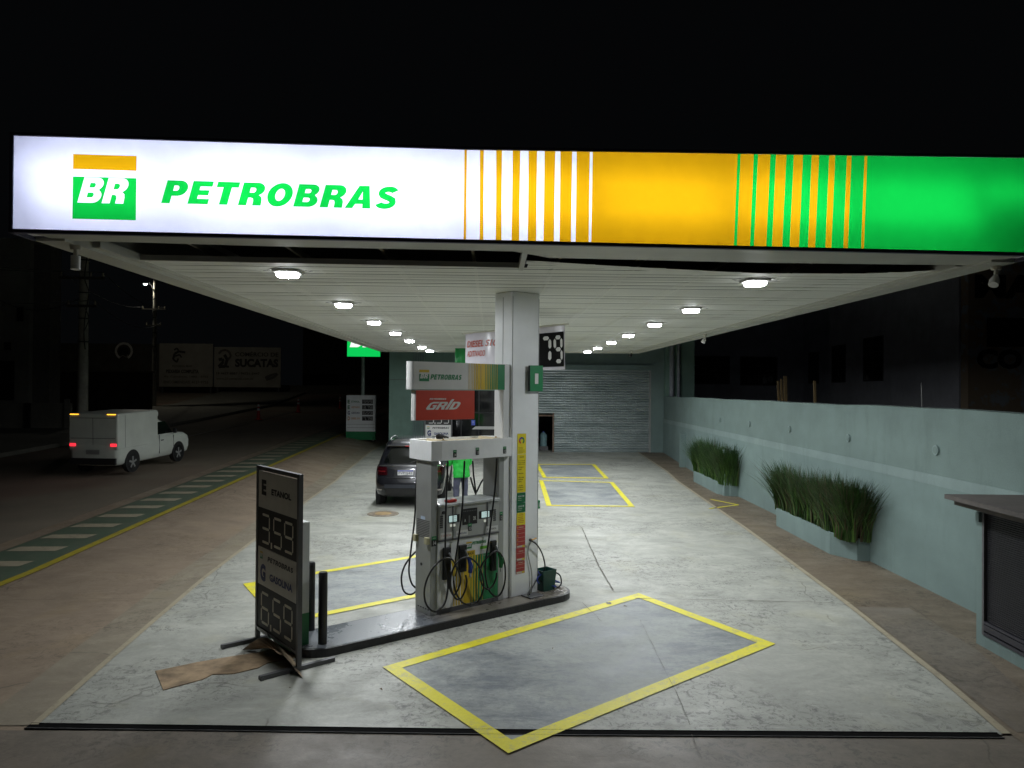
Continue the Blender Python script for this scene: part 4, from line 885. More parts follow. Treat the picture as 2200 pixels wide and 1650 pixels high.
# white and green cabinet standing behind it
c0_ = G(663, 1403, .0); t = empty('totem_cabinet', (c0_.x, c0_.y, .008), sa+rad(0), 'white metal cabinet with green base hidden behind the price sign', 'cabinet')
b = MB(); b.box((-.62, -.22, .46), (0, .0, 1.50), mat('cabinet_pale', (.62, .64, .64), .35, .1, .04)); b.build('upper', t); b = MB(); b.box((-.62, -.22, .06), (0, .0, .459), GREEN); b.build('base', t); b = MB(); b.box((-.56, -.19, 0), (-.06, -.03, .06), BLACKM); b.build('plinth', t)
# sheet of cardboard
CB = mat('cardboard', (.33, .235, .14), .85, 0, .28, 4.5)
rn = random.Random(6); P_ = [G(*q) for q in ((332, 1445), (420, 1426), (500, 1413), (560, 1404), (600, 1392), (640, 1400), (650, 1412), (575, 1427), (555, 1438), (500, 1450), (455, 1452), (435, 1462), (352, 1486))]
g = MB(); t_ = [(p.x+rn.uniform(-.01, .01), p.y+rn.uniform(-.01, .01), .014) for p in P_]; n = len(t_)
g.prism([(p[0], p[1]) for p in t_][::-1], .0095, .0165, CB); o = g.build('cardboard_sheet'); tag(o, 'flattened torn sheet of brown cardboard on the concrete beside the price sign', 'cardboard')
A_, B_, C_, D_2 = G(520, 1400), G(555, 1382), G(625, 1412), G(590, 1440)
E_, F_ = (A_+D_2)/2, (B_+C_)/2
g = MB(); n = 10; vs = []
for i in range(n+1):
    f_ = i/n; p = A_.lerp(C_, f_); q_ = B_.lerp(G(655, 1440), f_)
    z_ = .02+.17*math.sin(math.pi*min(1, f_*1.05))**1.1
    vs += [(p.x, p.y, z_), (q_.x+.05, q_.y-.25, z_*.75)]
g.add(vs, [(2*i, 2*i+2, 2*i+3, 2*i+1) for i in range(n)], mat('cardboard_dark', (.30, .22, .14), .8, 0, .15, 4.)); o = g.build('folded_cardboard'); tag(o, 'bent cardboard flap arched up under the price sign', 'cardboard')

# ================================================================ WALL, PLANTERS, CABINET ON THE RIGHT
TS, TM, TST, TF = MATS['teal_stucco'], MATS['teal_smooth'], MATS['teal_stripe'], MATS['teal_facade']
w0, w1 = Vector((6.71, 9.79)), Vector((7.66, 32.5)); wd_ = (w1-w0).normalized(); wa = math.atan2(wd_.y, wd_.x); wn = Vector((wd_.y, -wd_.x))
t = empty('boundary_wall', (w0.x, w0.y, 0), wa, 'long pale teal rendered wall with a lighter stripe along the right side', 'wall')
b = MB(); L0, L1 = -14, 25.2; n = 60; top = lambda s: 2.80+.008*math.sin(s*.9)+.006*math.sin(s*2.3+1)+.003*math.sin(s*9)
vs = []
for i in range(n+1):
    s = L0+(L1-L0)*i/n; vs += [(s, 0, 0), (s, 0, top(s)), (s, -.16, top(s)+.01), (s, -.16, 0)]
b.add(vs, [(4*i+j, 4*i+j+1, 4*i+5+j, 4*i+4+j) for i in range(n) for j in range(3)], TS); b.build('wall', t)
b = MB(); b.box((L0, 0.0, 0), (L1, .012, 1.64), TM); b.build('lower_render', t); b = MB(); b.box((L0, 0, 1.64), (L1, .018, 1.80), TST); b.build('stripe', t)
for i, px in enumerate(((1547, 902), (1611, 911), (1697, 922), (1824, 941), (2013, 967))):
    s, z = V(px[0], px[1], w0, wa); b = MB(); b.cyl((s, .0, z), (s, .03, z), .075, TST, n=24); b.cyl((s, .03, z), (s, .034, z), .055, TS, n=24); b.build('vent_cover', t)
def post(px, hgt, label, dp=.24):
    p = GT(*px); s = (p.xy-w0).dot(wd_); q = w0+wd_*s; o = empty('post', (q.x, q.y, .012+max(0, (q.y-24))*.04), wa, label, 'post', 'short teal posts against the boundary wall')
    b = MB(); b.box((-.09, .0, 0), (.09, dp, hgt), TM); b.build('shaft', o); b = MB(); b.box((-.10, .0, hgt+.001), (.10, dp+.015, hgt+.03), TST); b.build('cap', o)
post((1458, 1004), 1.25, 'short square teal post by the wall near the shutter'); post((1590, 1066), 1.30, 'short square teal post at the near end of the smaller planter', .40)
SOIL = mat('soil', (.05, .035, .02), .95, 0, .2, 12)
def grass(nm, L_, W_, z0, n, hmax, label, loc, seed, dry=.2):
    rn = random.Random(seed); g1 = MB(); ms = [mat('grass_mid', (.04, .105, .018), .55, 0, .2, 3), mat('grass_dark', (.024, .065, .012), .55, 0, .2, 3), mat('grass_light', (.09, .19, .03), .5, 0, .15, 3), mat('grass_dry', (.10, .08, .04), .7, 0, .2, 3)]
    clumps = [(rn.uniform(.04, .45), rn.uniform(.10, W_-.12), .98) for _ in range(int(L_*2.5))]+[(rn.uniform(.1, L_-.1), rn.uniform(.06, W_-.05), rn.uniform(.8, 1.05)) for _ in range(int(L_*9))]
    for i in range(n):
        cx_, cy_, ch = rn.choice(clumps); x0 = cx_+rn.gauss(0, .07); y0 = min(W_-.02, max(.02, cy_+rn.gauss(0, .05)))
        side = (x0-L_/2)/(L_/2); h_ = hmax*ch*rn.uniform(.6, 1.08)
        a = rn.uniform(0, 6.28); sp = abs(rn.gauss(0, .26))+.05; dx = math.cos(a)*sp+side*.42*max(0, abs(side)-.35)*2; dy = math.sin(a)*sp*1.1+.09
        if y0+dy*1.1 < .02: dy = .08
        wd = rn.uniform(.006, .014); u = Vector((-dy, dx, 0)); u = (u.normalized() if u.length > .001 else Vector((1, 0, 0)))*wd
        vs = []; k = 4
        bend = rn.choice([0, 0, .15, .4]) if i % 9 else .8
        for j in range(k+1):
            f = j/k; c = Vector((x0+dx*f**1.7*h_, y0+dy*f**1.7*h_, z0+h_*(f-bend*.35*f**3))); ww = u*(1-f)**.6 if j < k else u*0.02; vs += [c-u*0+ww, c-ww]
        m_ = ms[3] if rn.random() < dry*.35 else ms[2] if (h_ < .72*hmax and rn.random() < .6) else rn.choice(ms[:2])
        g1.add([tuple(v) for v in vs], [(2*j, 2*j+1, 2*j+3, 2*j+2) for j in range(k)], m_)
    o = g1.build(nm); o.location = loc; o.rotation_euler = (0, 0, wa); return tag(o, label, 'ornamental grass')
def planter(pA, pB, cham, hgt, label, glabel, n, hmax, seed, dry):
    a = G(*pA); c = G(*pB); s0_ = (a.xy-w0).dot(wd_); s1_ = (c.xy-w0).dot(wd_); s_lo, s_hi = min(s0_, s1_)-.5, max(s0_, s1_)+.1; W_ = .50
    q = w0+wd_*s_lo; L_ = s_hi-s_lo; o = empty('planter', (q.x, q.y, .012), wa, label, 'planter')
    P_ = [(0, .0), (L_, .0), (L_, W_-.06), (L_-.12, W_), (cham, W_), (.03, W_*.46)]
    cc = (L_/2, W_/2); ins = [((p[0]-cc[0])*(1-.12/L_)+cc[0], (p[1]-cc[1])*.78+cc[1]) for p in P_]
    b = MB(); b.rings([[(p[0], p[1], 0) for p in P_], [(p[0], p[1], hgt) for p in P_], [(p[0], p[1], hgt) for p in ins], [(p[0], p[1], hgt-.06) for p in ins]], TM, caps=False, smooth=False); b.build('trough', o)
    b = MB(); b.add([(p[0], p[1], hgt-.05) for p in ins], [tuple(range(len(ins)))], SOIL); b.build('soil', o)
    return grass('ornamental_grass', L_, W_, hgt-.05, n, hmax, glabel, (q.x, q.y, .012), seed, dry)
planter((1668, 1130), (1786, 1193), .55, .40, 'longer pale teal planter against the wall, nearer one', 'dense dark green tufted grass filling the longer, nearer planter', 6500, 1.14, 1, .6)
planter((1497, 1035), (1550, 1062), .5, .36, 'smaller pale teal planter farther along the wall', 'green upright grass in the smaller, farther planter', 4500, 1.22, 2, .05)
# plant room with louvred front and slab roof
t = empty('louvred_enclosure', (5.9, 8.46, 0), rad(87), 'teal masonry enclosure with a black louvred front and brown slab roof', 'enclosure')
# local x along the front away from camera, y to the left (towards forecourt)
b = MB(); b.box((-5.2, -1.1, 0), (-.021, .0, .16), TM); b.box((-.02, -1.0, 0), (.10, .0, 1.66), TM); b.build('masonry', t)
b = MB(); b.box((-5.4, -1.3, 1.73), (.32, .26, 1.785), mat('slab_brown', (.10, .088, .08), .75, 0, .2, 2.)); b.box((-5.35, -1.25, 1.665), (.25, .18, 1.729), mat('slab_edge', (.07, .06, .05), .8)); b.build('roof_slab', t)
b = MB(); LV = mat('louvre_black', (.022, .022, .025), .45, .2, .1)
b.box((-5.2, -.05, .1605), (-.0215, -.03, 1.664), BLACKM)
for i in range(52):
    z = .34+i*.0245; b.add([(-5.2, -.028, z), (-.08, -.028, z), (-.08, -.010, z+.008), (-5.2, -.010, z+.008), (-5.2, -.028, z+.018), (-.08, -.028, z+.018)], [(0, 1, 2, 3), (3, 2, 5, 4)], LV)
b.build('louvres', t)
b = MB()
for z0_, z1_ in ((.162, .20), (.22, .29), (.30, .33), (1.615, 1.66)): b.box((-5.2, -.03, z0_), (-.06, .012, z1_), mat('louvre_frame', (.05, .05, .062), .4, .3))
b.box((-.06, -.03, .162), (-.022, .012, 1.66), DGREYM); b.box((-.02, .001, 1.50), (.04, .05, 1.61), TM); b.build('frame', t)

# ================================================================ BACK BUILDING
BY = 31.5
t = empty('service_building', (1.5, BY, 0), 0, 'teal station building across the back with a shop front and roller shutter', 'building'); bi = Matrix.Translation((-1.5, -BY, 0))
def xa(px, y_=BY): return Y(px, 850, y_).x
def za(py, y_=BY, px=1100): return Y(px, py, y_).z
X0, Xd0, Xd1, Xs0, Xs1, X1 = xa(836), xa(946), xa(1066), xa(1120), xa(1397), 7.62
b = MB(); zs = za(795, BY, 1300)
b.box((X0, BY, 0), (Xd0, BY+.4, 5.6), TF); b.box((Xd0, BY, 3.0), (Xd1, BY+.4, 5.6), TF); b.box((Xd1, BY, 0), (Xs0, BY+.4, 5.6), TM); b.box((Xs0, BY, zs), (Xs1, BY+.4, 5.6), TM); b.box((Xs1, BY, 0), (X1, BY+.4, 5.6), TM)
b.box((X0, BY+.4, 0), (X0+.3, BY+10, 5.6), TF); b.box((X0, BY+.4, 5.3), (X1, BY+10, 5.59), TF); b.box((X0, BY+9.7, 0), (X1, BY+10, 5.3), TF); b.box((X1-.3, BY+.4, 0), (X1, BY+9.7, 5.3), TF); b.box((Xd1, BY+.41, 0), (Xd1+.2, BY+9.7, 5.3), TF)
b.build('walls', t, bi)
b = MB()
for px in (888, 893, 898, 903, 908): x = xa(px); b.box((x, BY-.10, 0), (x+.06, BY-.003, 4.9), TM)
b.build('ribbed_pilaster', t, bi)
b = MB(); b.box((xa(944), BY-.12, 0), (xa(951), BY-.003, 3.2), TM); b.build('pilaster', t, bi)
b = MB(); b.box((X0+.02, BY-.02, za(818)), (xa(886), BY-.003, za(817)), DGREYM); b.build('seam', t, bi)
b = MB(); b.box((Xd0+.02, BY+.1, .05), (Xd1-.02, BY+.13, 3.0), GLASS); b.build('shop_glass', t, bi)
b = MB(); 
for x in (Xd0+.01, xa(990), xa(1028), Xd1-.06): b.box((x, BY+.06, .0), (x+.05, BY+.099, 3.0), BLACKM)
b.box((Xd0+.06, BY+.065, 2.0), (Xd1-.06, BY+.098, 2.05), BLACKM); b.build('shop_frame', t, bi)
b = MB(); Mb = face((0, BY+.055, 0), 0); zc = za(920); b.add([(xa(1014), zc-.06, .0), (xa(1022), zc+.07, 0), (xa(1066), zc+.07, 0), (xa(1066), zc-.06, 0)], [(0, 3, 2, 1)], SIGNW, Mb); b.build('glass_stripe', t, bi)
b = MB(); z = za(908); rect(b, xa(1013), z-.13, xa(1021), z+.10, mat('sticker_blue', (.12, .18, .75), .5), Mb, .002); wr(b, 'P', xa(1013)+.06, z-.04, .05, .08, SIGNW, Mb, .004); b.build('parking_sticker', t, bi)
# roller shutter with a wicket opening
t2 = empty('roller_shutter', ((Xs0+Xs1)/2, BY, 0), 0, 'corrugated galvanised roller shutter with a small open wicket door', 'shutter'); ti = Matrix.Translation((-(Xs0+Xs1)/2, -BY, 0))
b = MB(); sh_ = .11; nsl = int((zs-.02)/sh_); wx0, wx1, wz = xa(1159)-.1, xa(1189), za(893, BY, 1180)
def shutm():
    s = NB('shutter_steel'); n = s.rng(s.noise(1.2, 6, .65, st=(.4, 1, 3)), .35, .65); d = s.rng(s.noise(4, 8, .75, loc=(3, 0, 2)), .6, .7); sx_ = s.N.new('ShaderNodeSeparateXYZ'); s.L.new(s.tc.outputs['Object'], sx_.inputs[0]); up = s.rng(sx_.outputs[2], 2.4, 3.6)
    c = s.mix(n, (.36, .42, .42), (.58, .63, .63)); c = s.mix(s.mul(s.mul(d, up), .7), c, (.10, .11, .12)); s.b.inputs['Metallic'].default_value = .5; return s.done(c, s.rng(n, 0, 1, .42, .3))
shutm()
for i in range(nsl+1):
    z0_ = .02+i*sh_; 
    for xa_, xb_ in (((Xs0, wx0), (wx1, Xs1)) if z0_ < wz else ((Xs0, Xs1),)):
        if xb_-xa_ < .02: continue
        vs = []
        for j in range(6):
            f = j/5; y_ = BY+.12-.075*math.sin(math.pi*f); vs += [(xa_, y_, z0_+sh_*f), (xb_, y_, z0_+sh_*f)]
        b.add(vs, [(2*j, 2*j+1, 2*j+3, 2*j+2) for j in range(5)], MATS['shutter_steel'])
b.build('slats', t2, ti)
b = MB(); b.box((Xs1-.05, BY-.03, 0), (Xs1+.03, BY+.2, zs+.0), GREYM); b.box((Xs0-.03, BY-.03, 0), (Xs0+.05, BY+.2, zs), GREYM); b.build('guide', t2, ti)
b = MB(); b.box((Xs0+.05, BY-.16, zs+.02), (Xs1+.02, BY-.003, zs+.22), TM); b.build('housing', t2, ti)
RUST = mat('rusty_frame', (.20, .14, .10), .7, .2, .25, 9)
b = MB(); b.box((wx1-.03, BY+.02, 0), (wx1+.04, BY+.07, wz+.12), RUST); b.box((wx0-.04, BY+.02, 0), (wx0+.03, BY+.07, wz+.12), RUST); b.box((wx0+.03, BY+.02, wz-.03), (wx1-.03, BY+.07, wz+.03), RUST); b.build('wicket_frame', t2, ti)
p = Vector((xa(1172), BY+1.1, .31)); t = empty('water_bottle', (p.x, p.y, 0), 0, 'pale blue water bottle standing inside the open wicket door', 'bottle'); b = MB(); b.cyl((0, 0, .5), (0, 0, 1.0), .16, mat('pale_blue', (.25, .42, .45), .3)); b.cyl((0, 0, 1.0), (0, 0, 1.12), .16, mat('pale_blue', (.25, .42, .45)), .05); b.cyl((0, 0, 1.12), (0, 0, 1.17), .05, BLUEP); b.build('bottle', t); b = MB(); b.box((-.2, -.2, 0), (.2, .2, .499), DGREYM); b.build('stand', t)
# downpipes and the taller block at its right
t = empty('drain_pipe', (7.86, BY-.45, 0), 0, 'pale vertical downpipe at the right corner of the teal building', 'pipe'); b = MB(); b.cyl((0, 0, 2.5), (0, 0, 7), .10, mat('pipe_grey', (.28, .30, .34), .6)); b.cyl((.30, .0, 2.5), (.30, .0, 7), .07, mat('pipe_grey', (.28, .30, .34))); b.build('pipe', t)
b = MB(); b.box((X1+.01, BY-.3, 0), (8.9, BY+1.5, 7.5), MATS['teal_facade']); o = b.build('corner_block'); tag(o, 'narrow teal corner block between the shutter building and the dark warehouse', 'building')
# rear price sign
rx0, rx1 = xa(915, 30), xa(969, 30); z = lambda py: za(py, 30, 940)
price_board('price_sign', (rx0-.06, 30, .0), 0, 'white price sign reading 3,59 over GASOLINA standing behind the grey car', rx1-rx0+.12, z(865), z(972), .3, [
 ('fuel_panel', z(888), z(867), SIGNW, rE), ('price_panel', z(912.5), z(889), GBK, rP('3,59', SIGNW)), ('fuel_panel', z(940), z(913), SIGNW, rG), ('price_panel', z(968), z(941), GBK, rP('6,59', SIGNW))])

# banner hung behind the column
BYY = 13.6
bl = G(998, 716, 4.38); 
def bn(px, py, d): return Y(px, py, d)
A_, B_ = bn(995, 718, 12.6), bn(1222, 697, 11.2)
A_ = Vector((A_.x, A_.y, 4.30)); 
dA = (4.25-CAMH)*FPX/(839-720.); dB = (4.25-CAMH)*FPX/(842-700.)
A_ = Y(994, 720, dA); B_ = Y(1221, 700, dB); ba = math.atan2(B_.y-A_.y, B_.x-A_.x); bw = (B_.xy-A_.xy).length
t = empty('banner', (A_.x, A_.y, 3.5), ba, 'white fabric banner reading DIESEL S10 ADITIVADO with a large price, hung behind the column', 'banner')
def bv(px, py): return V(px, py, A_, ba)
VIN = mat('banner_vinyl', (.62, .60, .66), .25, 0, .03); z1_ = bv(1100, 709)[1]; zl = bv(1000, 800)[1]
def wav(x, z): return .025*math.sin(x*5+z*2)+.015*math.sin(x*11+1)*(1-z)
def bend_(mb): mb.v = [(v[0], v[1]+wav(v[0], v[2]), v[2]) for v in mb.v]; return mb
ZT = z1_-3.5; ZB = bv(1200, 794)[1]-3.5
b = MB(); n = 140
vs = [(bw*(.02+.96*i/n), (0 if s_ == 0 else .004), ZB+(ZT-ZB)*j/4) for s_ in (0, 1) for j in range(5) for i in range(n+1)]; k = n+1
b.add(vs, [(j*k+i, j*k+i+1, (j+1)*k+i+1, (j+1)*k+i) for j in range(4) for i in range(n)]+[(5*k+j*k+i, 5*k+(j+1)*k+i, 5*k+(j+1)*k+i+1, 5*k+j*k+i+1) for j in range(4) for i in range(n)], VIN, smooth=True); bend_(b).build('sheet', t)
b = MB(); b.cyl((0, 0, ZT+.015), (bw, 0, ZT+.015), .018, CREAMM); b.build('rod', t)
Mk = face((0, -.004, 0), 0)
RI = mat('banner_red_ink', (.42, .06, .03), .4, 0, .03); b = MB()
(a0, b0), (a1, b1) = bv(1002, 747), bv(1068, 728); wr(b, 'DIESEL S10', a0, b0-3.5, a1-a0, (b1-b0), RI, Mk, .014, .02, .25); bend_(b).build('lettering', t); b = MB(); (a0, b0), (a1, b1) = bv(1002, 767), bv(1046, 752); wr(b, 'ADITIVADO', a0, b0-3.5, a1-a0, b1-b0, RI, Mk, .014, .012, .25)
bend_(b).build('lettering', t)
b = MB(); (a0, b0), (a1, b1) = bv(1110, 786), bv(1214, 712)
zq0, zq1 = bv(1190, 788)[1]-3.5, bv(1190, 714)[1]-3.5; n = 80
b.add([(a0+(a1-a0)*i/n, zq0 if j == 0 else zq1, .005) for j in (0, 1) for i in range(n+1)], [(i, i+1, n+2+i, n+1+i) for i in range(n)], mat('banner_black', (.008, .008, .008), .9, 0, .1, spec=.15), Mk); bend_(b).build('price_ground', t)
b = MB(); 
c_a, c_b = bv(1188, 778), bv(1212, 719); dw = bv(1212, 750)[0]-bv(1189, 750)[0]
for ch, px in (('9', 1189), ('7', 1162)): seg7(b, ch, bv(px, 750)[0], zq0+.10*(zq1-zq0), dw, .8*(zq1-zq0), SIGNW, Mk, .016, .24)
seg7(b, '7', bv(1122, 750)[0], zq0+.10*(zq1-zq0), dw, .8*(zq1-zq0), SIGNW, Mk, .016, .24)
bend_(b).build('price_digits', t)
dG = 20.; p = Y(978, 748, dG); q_ = Y(1040, 748, dG); b = MB(); n = 12; zt_, zb2 = p.z, Y(978, 778, dG).z-.25
vs = [(p.x+(q_.x-p.x)*i/n, dG+.04*math.sin(i*1.7), z__) for z__ in (zb2, zt_) for i in range(n+1)]; b.add(vs, [(i, i+1, n+2+i, n+1+i) for i in range(n)], mat('green_fabric', (.01, .22, .05), .4, 0, .08), smooth=True); o = b.build('green_banner'); md = o.modifiers.new('s', 'SOLIDIFY'); md.thickness = .006; tag(o, 'bright green fabric banner hanging behind the white banner', 'banner')

# ================================================================ TOTEM AND FAR LEFT OBJECTS
pt = GT(775, 946); ty = pt.y; tx0, tx1 = Y(744, 900, ty).x, Y(806, 900, ty).x
t = empty('price_totem', ((tx0+tx1)/2, ty, pt.z), 0, 'white price cabinet with green base, pole and lit green sign above', 'totem sign')
ti = Matrix.Translation((-(tx0+tx1)/2, -ty, -pt.z)); zc_ = lambda py: Y(775, py, ty).z; GLW = mat('totem_white', (.80, .83, .84), .35, 0, .03)
b = MB(); b.box((tx0, ty, zc_(927)), (tx1, ty+.30, zc_(849)), GLW); cab = b.build('cabinet', t, ti)
b = MB(); b.box((tx0-.01, ty-.01, zc_(945)), (tx1+.01, ty+.31, zc_(927)), GREEN); b.build('base', t, ti)
for x in (tx0+.08, tx1-.14):
    b = MB(); b.box((x, ty+.1, pt.z-.05), (x+.06, ty+.2, zc_(945)), GREYM); b.build('leg', t, ti)
Mt = face((0, ty-.001, 0), 0); b = MB()
for i, (py, l_, nm_, pr_, cm) in enumerate(((863, 'E', 'ETANOL', '3,59', GREEN), (875, 'E', 'ADITIVADO', '3,79', mat('orange_ink', (.6, .25, .03))), (887, 'G', 'GASOLINA', '6,59', NAVY), (899, 'D', 'DIESEL S10', '7,79', mat('orange_ink', (.6, .25, .03))))):
    z = zc_(py); x = lambda px: Y(px, py, ty).x; rect(b, x(778), z-.105, x(801), z+.105, INK, Mt, .003); price(b, pr_, x(780), z-.075, x(799)-x(780), .15, SIGNW, Mt, .005)
    wr(b, l_, x(747), z-.09, .11, .18, GREEN if l_ == 'E' else NAVY if l_ == 'G' else cm, Mt, .004, .03); wr(b, nm_, x(755), z-.045, .40, .09, cm if i else GREEN, Mt, .004, .02)
for py in (912, 919): rect(b, tx0+.02, zc_(py), tx1-.02, zc_(py)+.015, GREYM, Mt, .003)
b.build('price_graphics', cab)
px_ = Y(780, 800, ty+.15).x; b = MB(); b.cyl((px_, ty+.15, zc_(849)), (px_, ty+.15, zc_(700)), .09, mat('pole_grey', (.42, .52, .47), .5, .2)); b.build('pole', t, ti)
b = MB(); sx0, sx1 = Y(746, 750, ty).x, Y(817, 750, ty).x; szb = zc_(766); b.box((sx0, ty, szb), (sx1, ty+.3, szb+1.5), mat('totem_frame', (.02, .2, .08), .5)); sg = b.build('sign_box', t, ti)
LG = mat('lit_green', (.004, .62, .10), emit=1.0); LWh = mat('lit_white', (1, 1, 1), emit=1.0)
b = MB(); rect(b, sx0, szb, sx1, szb+1.5, LG, Mt, .004); b.build('lit_panel', sg)
b = MB()
for L_ in brand_loops('BR', sx0+.12, zc_(746), (sx1-sx0)*.84, .75):
    vs_, f_ = fill2d(L_); b.add([(v[0], v[1], .008) for v in vs_], f_, LWh, Mt)
b.build('lit_lettering', sg)
# traffic cones
def cone(px, label, sc, first=[None]):
    p = GT(*px)
    if first[0] is None:
        t = empty('traffic_cone', (0, 0, 0), 0, label, 'traffic cone', 'tall traffic cones in a row across the street'); RC = mat('cone_red', (.60, .035, .03), .5); RW = mat('reflective_white', (.9, .9, .9), .4)
        b = MB(); b.bbox((-.19, -.19, 0), (.19, .19, .04), RC, .01); b.build('base', t); b = MB(); b.cyl((0, 0, .04), (0, 0, 1.0), .12, RC, .03); b.build('cone', t)
        for z_ in (.56, .80):
            b = MB(); r_ = lambda z: .12-.09*(z-.04)/.96+.004; b.cyl((0, 0, z_), (0, 0, z_+.13), r_(z_)+.014, RW, r_(z_+.13)+.014); b.build('reflective_band', t)
        first[0] = t; o = t
    else: o = copy_tree(first[0])
    o.location = p; o.scale = (sc, sc, sc); o['label'] = label
cone((555, 902), 'red and white traffic cone nearest of the three on the street', 1.05); cone((641, 886), 'middle red and white traffic cone on the street', 1.05); cone((731, 878), 'farthest red and white traffic cone, beside the price totem', 1.0)
# boards on the far wall
BD = 69.
def bx_(px): return Y(px, 790, BD).x
def bz_(py, px=470): return Y(px, py, BD).z
MWALL = mat('far_block_wall', (.10, .095, .08), .9, 0, .2, 1.)
def wallthing(nm, x0, x1, y_, z0, z1, m, label, cat, th=.4):
    t = empty(nm, ((x0+x1)/2, y_, z0), 0, label, cat); b = MB(); b.box((-(x1-x0)/2, 0, 0), ((x1-x0)/2, th, z1-z0), m); b.build('wall', t); b = MB(); b.box((-(x1-x0)/2-.05, -.05, z1-z0), ((x1-x0)/2+.05, th+.05, z1-z0+.12), m); b.build('coping', t); return t
wallthing('yard_wall', bx_(100), bx_(340), BD+2, 1.5, bz_(738, 200), MWALL, 'dark yard wall across the street with a round painted emblem', 'wall')
wallthing('low_wall', bx_(330), bx_(835), BD+1.2, 1.8, bz_(829), mat('low_wall', (.09, .085, .07), .9), 'low dark wall under the two painted signboards', 'wall')
wallthing('shed_wall', bx_(603), bx_(900), BD+8, 2.0, bz_(690), mat('shed_dark', (.022, .022, .02), .9), 'very dark shed wall behind the price totem', 'wall')
PB = mat('painted_board', (.34, .32, .27), .8, 0, .1, 1.2); FI = mat('faded_ink', (.045, .042, .04), .8); FI2 = mat('faded_ink_light', (.12, .11, .10), .8)
def board(x0p, x1p, ytp, ybp, label, fn):
    x0, x1, z0, z1 = bx_(x0p), bx_(x1p), bz_(ybp, (x0p+x1p)/2), bz_(ytp, (x0p+x1p)/2)
    t = empty('signboard', ((x0+x1)/2, BD, z0), 0, label, 'signboard'); ti_ = Matrix.Translation((-(x0+x1)/2, -BD, -z0)); b = MB(); b.box((x0, BD, z0), (x1, BD+.12, z1), PB); b.build('panel', t, ti_)
    b = MB(); fn(b, face((0, BD-.003, 0), 0)); b.build('lettering', t, ti_); b = MB()
    for x in (x0+.2, x1-.3): b.box((x, BD+.125, z0-1.0), (x+.12, BD+.25, z1), DGREYM)
    b.build('support', t, ti_)
def txt(b, s_, x0p, x1p, ytp, ybp, m, M_, bold=.02, sh=0): x0, x1 = bx_(x0p), bx_(x1p); z0, z1 = bz_(ybp, (x0p+x1p)/2), bz_(ytp, (x0p+x1p)/2); wr(b, s_, x0, z0, x1-x0, z1-z0, m, M_, .01, bold, sh)
def stroke(b, pts, w_, m, M_):
    P_ = [Vector((bx_(p[0]), bz_(p[1], p[0]))) for p in pts]
    for i in range(len(P_)-1):
        n_ = (P_[i+1]-P_[i]).orthogonal().normalized()*w_; b.add([(*(P_[i]-n_), .02+i*.0005), (*(P_[i+1]-n_), .02+i*.0005), (*(P_[i+1]+n_), .02+i*.0005), (*(P_[i]+n_), .02+i*.0005)], [(0, 1, 2, 3)], m, M_)
def b1(b, M_):
    txt(b, 'PEIXARIA MAR', 370, 413, 784, 789, FI2, M_); txt(b, 'PEIXARIA COMPLETA', 357, 427, 794, 802, FI, M_, .04); txt(b, 'Av. Comércio, 1480 - 9755', 352, 448, 807, 812, FI2, M_); txt(b, 'ENCOMENDAS: 4137-9755', 352, 448, 818, 824, FI2, M_)
    stroke(b, [(372, 772), (375, 760), (384, 755), (398, 757)], .10, FI, M_); stroke(b, [(384, 755), (380, 748), (374, 752)], .08, FI, M_); stroke(b, [(376, 765), (386, 762), (390, 768)], .07, FI, M_); stroke(b, [(372, 772), (380, 778), (383, 770)], .08, FI, M_)
def b2(b, M_):
    txt(b, 'COMÉRCIO DE', 505, 598, 755, 766, FI, M_, .02); txt(b, 'SUCATAS', 505, 598, 771, 789, FI, M_, .05); txt(b, '19 4437-8887 / 94731-5447', 465, 558, 800, 805, FI, M_); txt(b, 'www.21comercio.com.br', 465, 545, 811, 816, FI2, M_)
    stroke(b, [(470, 760), (476, 753), (486, 752), (493, 757), (496, 765), (490, 773)], .10, FI2, M_); stroke(b, [(470, 773), (478, 771), (480, 777), (470, 788), (484, 787), (488, 772), (482, 762)], .14, FI, M_); stroke(b, [(484, 787), (492, 788)], .1, FI, M_); stroke(b, [(570, 812), (582, 806), (596, 803), (590, 810), (572, 816)], .12, FI2, M_)
board(342, 457, 738, 831, 'faded painted signboard of a fish shop across the street, left one', b1); board(460, 603, 746, 832, 'faded painted signboard reading COMÉRCIO DE SUCATAS, right one', b2)
t = empty('round_emblem', (bx_(244), BD+1.9, bz_(752, 244)), 0, 'round white painted emblem on the dark yard wall', 'emblem'); R1_ = (bx_(264)-bx_(224))/2
b = MB()
for a in range(-60, 240, 10):
    P_ = [(r*math.cos(rad(q_)), -.03, r*math.sin(rad(q_))) for r, q_ in ((R1_*.74, a), (R1_, a), (R1_, a+10), (R1_*.74, a+10))]; b.add(P_, [(0, 1, 2, 3)], mat('emblem_white', (.75, .73, .66), .8))
b.build('ring', t); b = MB(); pts = [(R1_*.55*math.cos(rad(a)), -.04, R1_*.5*math.sin(rad(a))) for a in range(0, 360, 15)]; b.add(pts, [tuple(range(24))], mat('emblem_dark', (.03, .03, .028), .8)); b.build('figure', t)
b = MB(); b.tube([(-R1_*.4, -.05, -R1_*.72), (-R1_*.1, -.05, -R1_*.5), (R1_*.3, -.05, -R1_*.7), (R1_*.42, -.05, -R1_*.4)], R1_*.05, PB); b.build('scroll', t)
